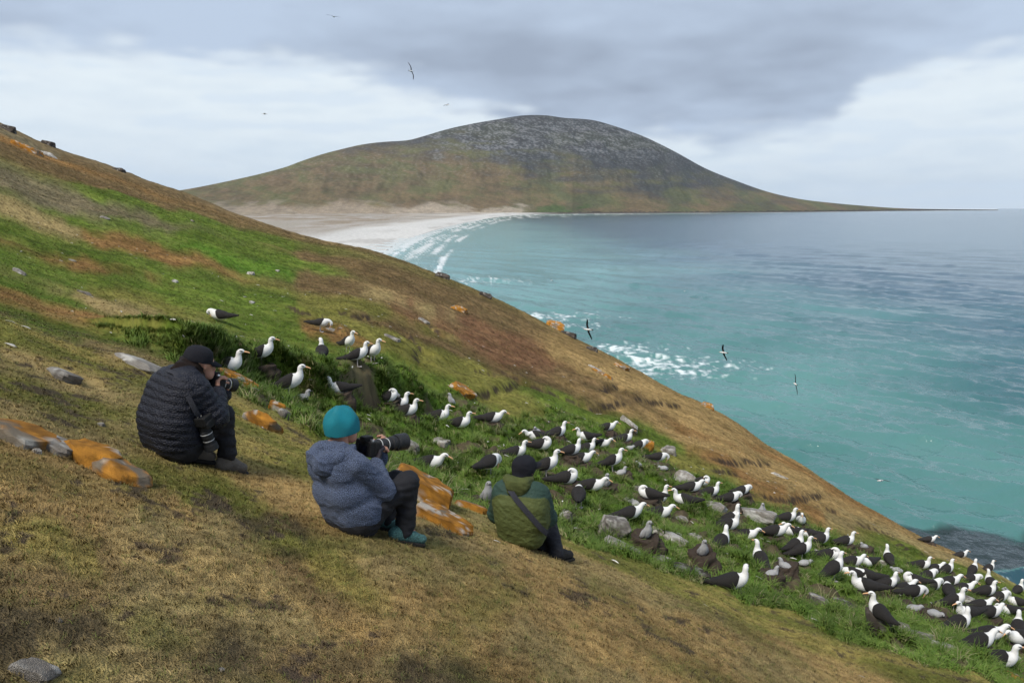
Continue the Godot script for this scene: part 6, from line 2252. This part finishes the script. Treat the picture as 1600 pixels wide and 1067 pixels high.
	var cap := part("cap", beanie(b.head + Vector3(-0.008, 0.022, 0.0), Vector3(0.30, 1.0, -0.04), 0.094, [[0.98, -0.12], [1.02, -0.10], [1.02, 0.15], [0.98, 0.42], [0.86, 0.68], [0.62, 0.88], [0.32, 0.97], [0.0, 1.0]], 0.02), mats.cap, o)
	part("brim", brim(b.head + bf * 0.085 + Vector3(0.01, 0.035, 0), Vector3(0.80, -0.50, -0.33).normalized(), Vector3(0.45, 0.88, -0.1).normalized(), 0.075, 0.075, 0.012), mats.cap, cap)
	face(o, b.head, bf, up)
	for k in 2:
		var s := part("boot", mesh[15 + k], mats.taupe_boot, o)
		sole(s, [b.rheel, b.lheel][k], [b.rtoe, b.ltoe][k], 0.046)
	camera_thing(o, "black camera with a ridged lens held to the eye by the person in black", Vector3(0.245, 0.468, -0.125), Vector3(0.80, -0.30, -0.50).normalized(), 0.135, [[0.0, 0.036], [0.03, 0.036], [0.035, 0.041], [0.075, 0.041], [0.08, 0.038], [0.10, 0.039]], [[0.10, 0.043], [0.105, 0.046], [0.150, 0.047], [0.155, 0.043], [0.12, 0.040]])
	# the second camera hangs from a shoulder strap at the hip
	var hang := camera_thing(o, "second camera hanging lens down at the hip of the person in black", Vector3(0.150, 0.292, 0.185), Vector3(0.24, -0.95, -0.12).normalized(), 0.12, [[0.0, 0.034], [0.05, 0.034], [0.055, 0.038], [0.10, 0.038], [0.105, 0.034], [0.14, 0.036]], [[0.14, 0.040], [0.15, 0.043], [0.185, 0.046], [0.19, 0.042], [0.16, 0.038]])
	part("strap", band([Vector3(-0.03, 0.600, 0.03), Vector3(0.015, 0.592, 0.12), Vector3(0.05, 0.535, 0.205), Vector3(0.085, 0.45, 0.235), Vector3(0.115, 0.37, 0.235), Vector3(0.135, 0.325, 0.218)], [Vector3(-0.1, 1, 0.3), Vector3(0, 0.9, 0.6), Vector3(0, 0.4, 0.9), Vector3(0, 0.1, 1), Vector3(0.1, 0, 1), Vector3(0.1, 0, 1)], 0.032, 0.004), mats.strap, hang)
	part("buckle", barrel(Vector3(0.137, 0.325, 0.212), Vector3(0, 0, 1), [[0.0, 0.008], [0.0, 0.015], [0.005, 0.015], [0.005, 0.008], [0.0, 0.008]], 16), mats.steel, hang)

	# ---------------- the one in green
	o = thing("person", "person in a green hooded jacket and black head covering sitting with their back to us", "person", Vector3.ZERO, "photographers on the turf")
	stand_at(o, 0.0762, -6.10)
	part("body", mesh[8], mats.skin, o)
	part("jacket", mesh[4], mats.shell, o).set_meta("label", "olive jacket with dark green shoulders and sleeves")
	part("hood", mesh[10], mats.olive_cloth, o)
	part("trousers", mesh[5], mats.grey_cloth, o)
	var bal := part("head_covering", mesh[12], mats.cap, o)
	part("brim", brim(g.head + Vector3(0.072, 0.042, -0.035), Vector3(0.90, -0.06, -0.42).normalized(), Vector3(0.06, 1.0, 0.0), 0.072, 0.075, 0.010), mats.cap, bal)
	face(o, g.head, gf, up)
	for k in 2:
		var s := part("boot", mesh[17 + k], mats.black_boot, o)
		sole(s, [g.rheel, g.lheel][k], [g.rtoe, g.ltoe][k], 0.044)
	part("shoulder_strap", band([Vector3(-0.105, 0.535, 0.065), Vector3(-0.085, 0.505, 0.130), Vector3(-0.035, 0.44, 0.164), Vector3(0.03, 0.37, 0.186), Vector3(0.09, 0.30, 0.194), Vector3(0.15, 0.225, 0.186), Vector3(0.20, 0.16, 0.14)], [Vector3(-0.2, 0.8, 0.6), Vector3(-0.1, 0.5, 1), Vector3(0, 0.25, 1), Vector3(0.05, 0.1, 1), Vector3(0.15, 0, 1), Vector3(0.3, 0, 0.9), Vector3(0.7, 0, 0.7)], 0.042, 0.005), mats.strap, o)

func face(o: Node3D, c: Vector3, f: Vector3, up: Vector3) -> void:
	var s := f.cross(up).normalized()
	for e in [-1.0, 1.0]:
		var eye := part("eye", ball(c + f * 0.0735 + up * 0.006 + s * e * 0.029, Vector3(0.010, 0.009, 0.011), 10), mats.eye_white, o)
		part("iris", ball(c + f * 0.081 + up * 0.006 + s * e * 0.029, Vector3(0.005, 0.005, 0.005), 8), mats.black, eye)

func sole(s: Node3D, heel: Vector3, toe: Vector3, half: float) -> void:
	var d := toe - heel
	part("sole", block(heel.lerp(toe, 0.5) + Vector3(0, -0.006, 0), Vector3(d.length() + half * 1.9, 0.026, half * 2.0), d, Vector3.UP, 0.5, 20), mats.sole, s)

func camera_thing(holder: Node3D, label: String, at: Vector3, f: Vector3, wide_: float, lens: Array, hood: Array) -> Node3D:
	var o := thing("camera", label, "camera", Vector3.ZERO, "cameras of the photographers")
	o.transform = holder.transform
	var s := f.cross(Vector3.UP)
	if s.length() < 0.4:
		s = Vector3(0.75, 0.1, 0.6)
	s = s.normalized()
	var up := s.cross(f).normalized()
	part("camera_body", block(at, Vector3(wide_, 0.095, 0.060), s, up, 0.25), mats.camera, o)
	part("viewfinder", block(at + up * 0.055 - f * 0.004, Vector3(0.055, 0.035, 0.070), s, up, 0.4), mats.camera, o)
	part("grip", block(at + s * wide_ * 0.42 + f * 0.028, Vector3(0.034, 0.088, 0.050), s, up, 0.5), mats.camera, o)
	var screen := part("screen", block(at - f * 0.031 - up * 0.006, Vector3(wide_ * 0.5, 0.052, 0.004), s, up, 0.2), mats.lens_glass, o)
	screen.set_meta("label", "dark rear screen")
	part("dial", barrel(at + up * 0.046 + s * wide_ * 0.33, up, [[0.0, 0.0], [0.0, 0.013], [0.012, 0.013], [0.012, 0.0]], 14), mats.steel, o)
	var l0 := at + f * 0.028
	var ln := part("lens", barrel(l0, f, lens, 24), mats.lens, o)
	for k in 2:
		var r: Array = lens[2 + k * 2]
		part("ring", barrel(l0 + f * (r[0] + 0.012), f, [[0.0, r[1] - 0.002], [0.0, r[1] + 0.0022], [0.004, r[1] + 0.0022], [0.004, r[1] - 0.002]], 24), mats.ring_metal, ln)
	part("lens_hood", barrel(l0, f, hood, 24), mats.lens, o)
	var e: Array = lens[lens.size() - 1]
	part("front_glass", barrel(l0 + f * (e[0] + 0.002), f, [[0.0, 0.0], [0.0, e[1] * 0.9], [0.004, e[1] * 0.8], [0.007, 0.0]], 20), mats.lens_glass, o)
	return o

func build_things() -> void:
	build_people()
	build_rocks()
	build_birds()
	print("birds ", Time.get_ticks_msec())
	build_grass()
	build_litter()
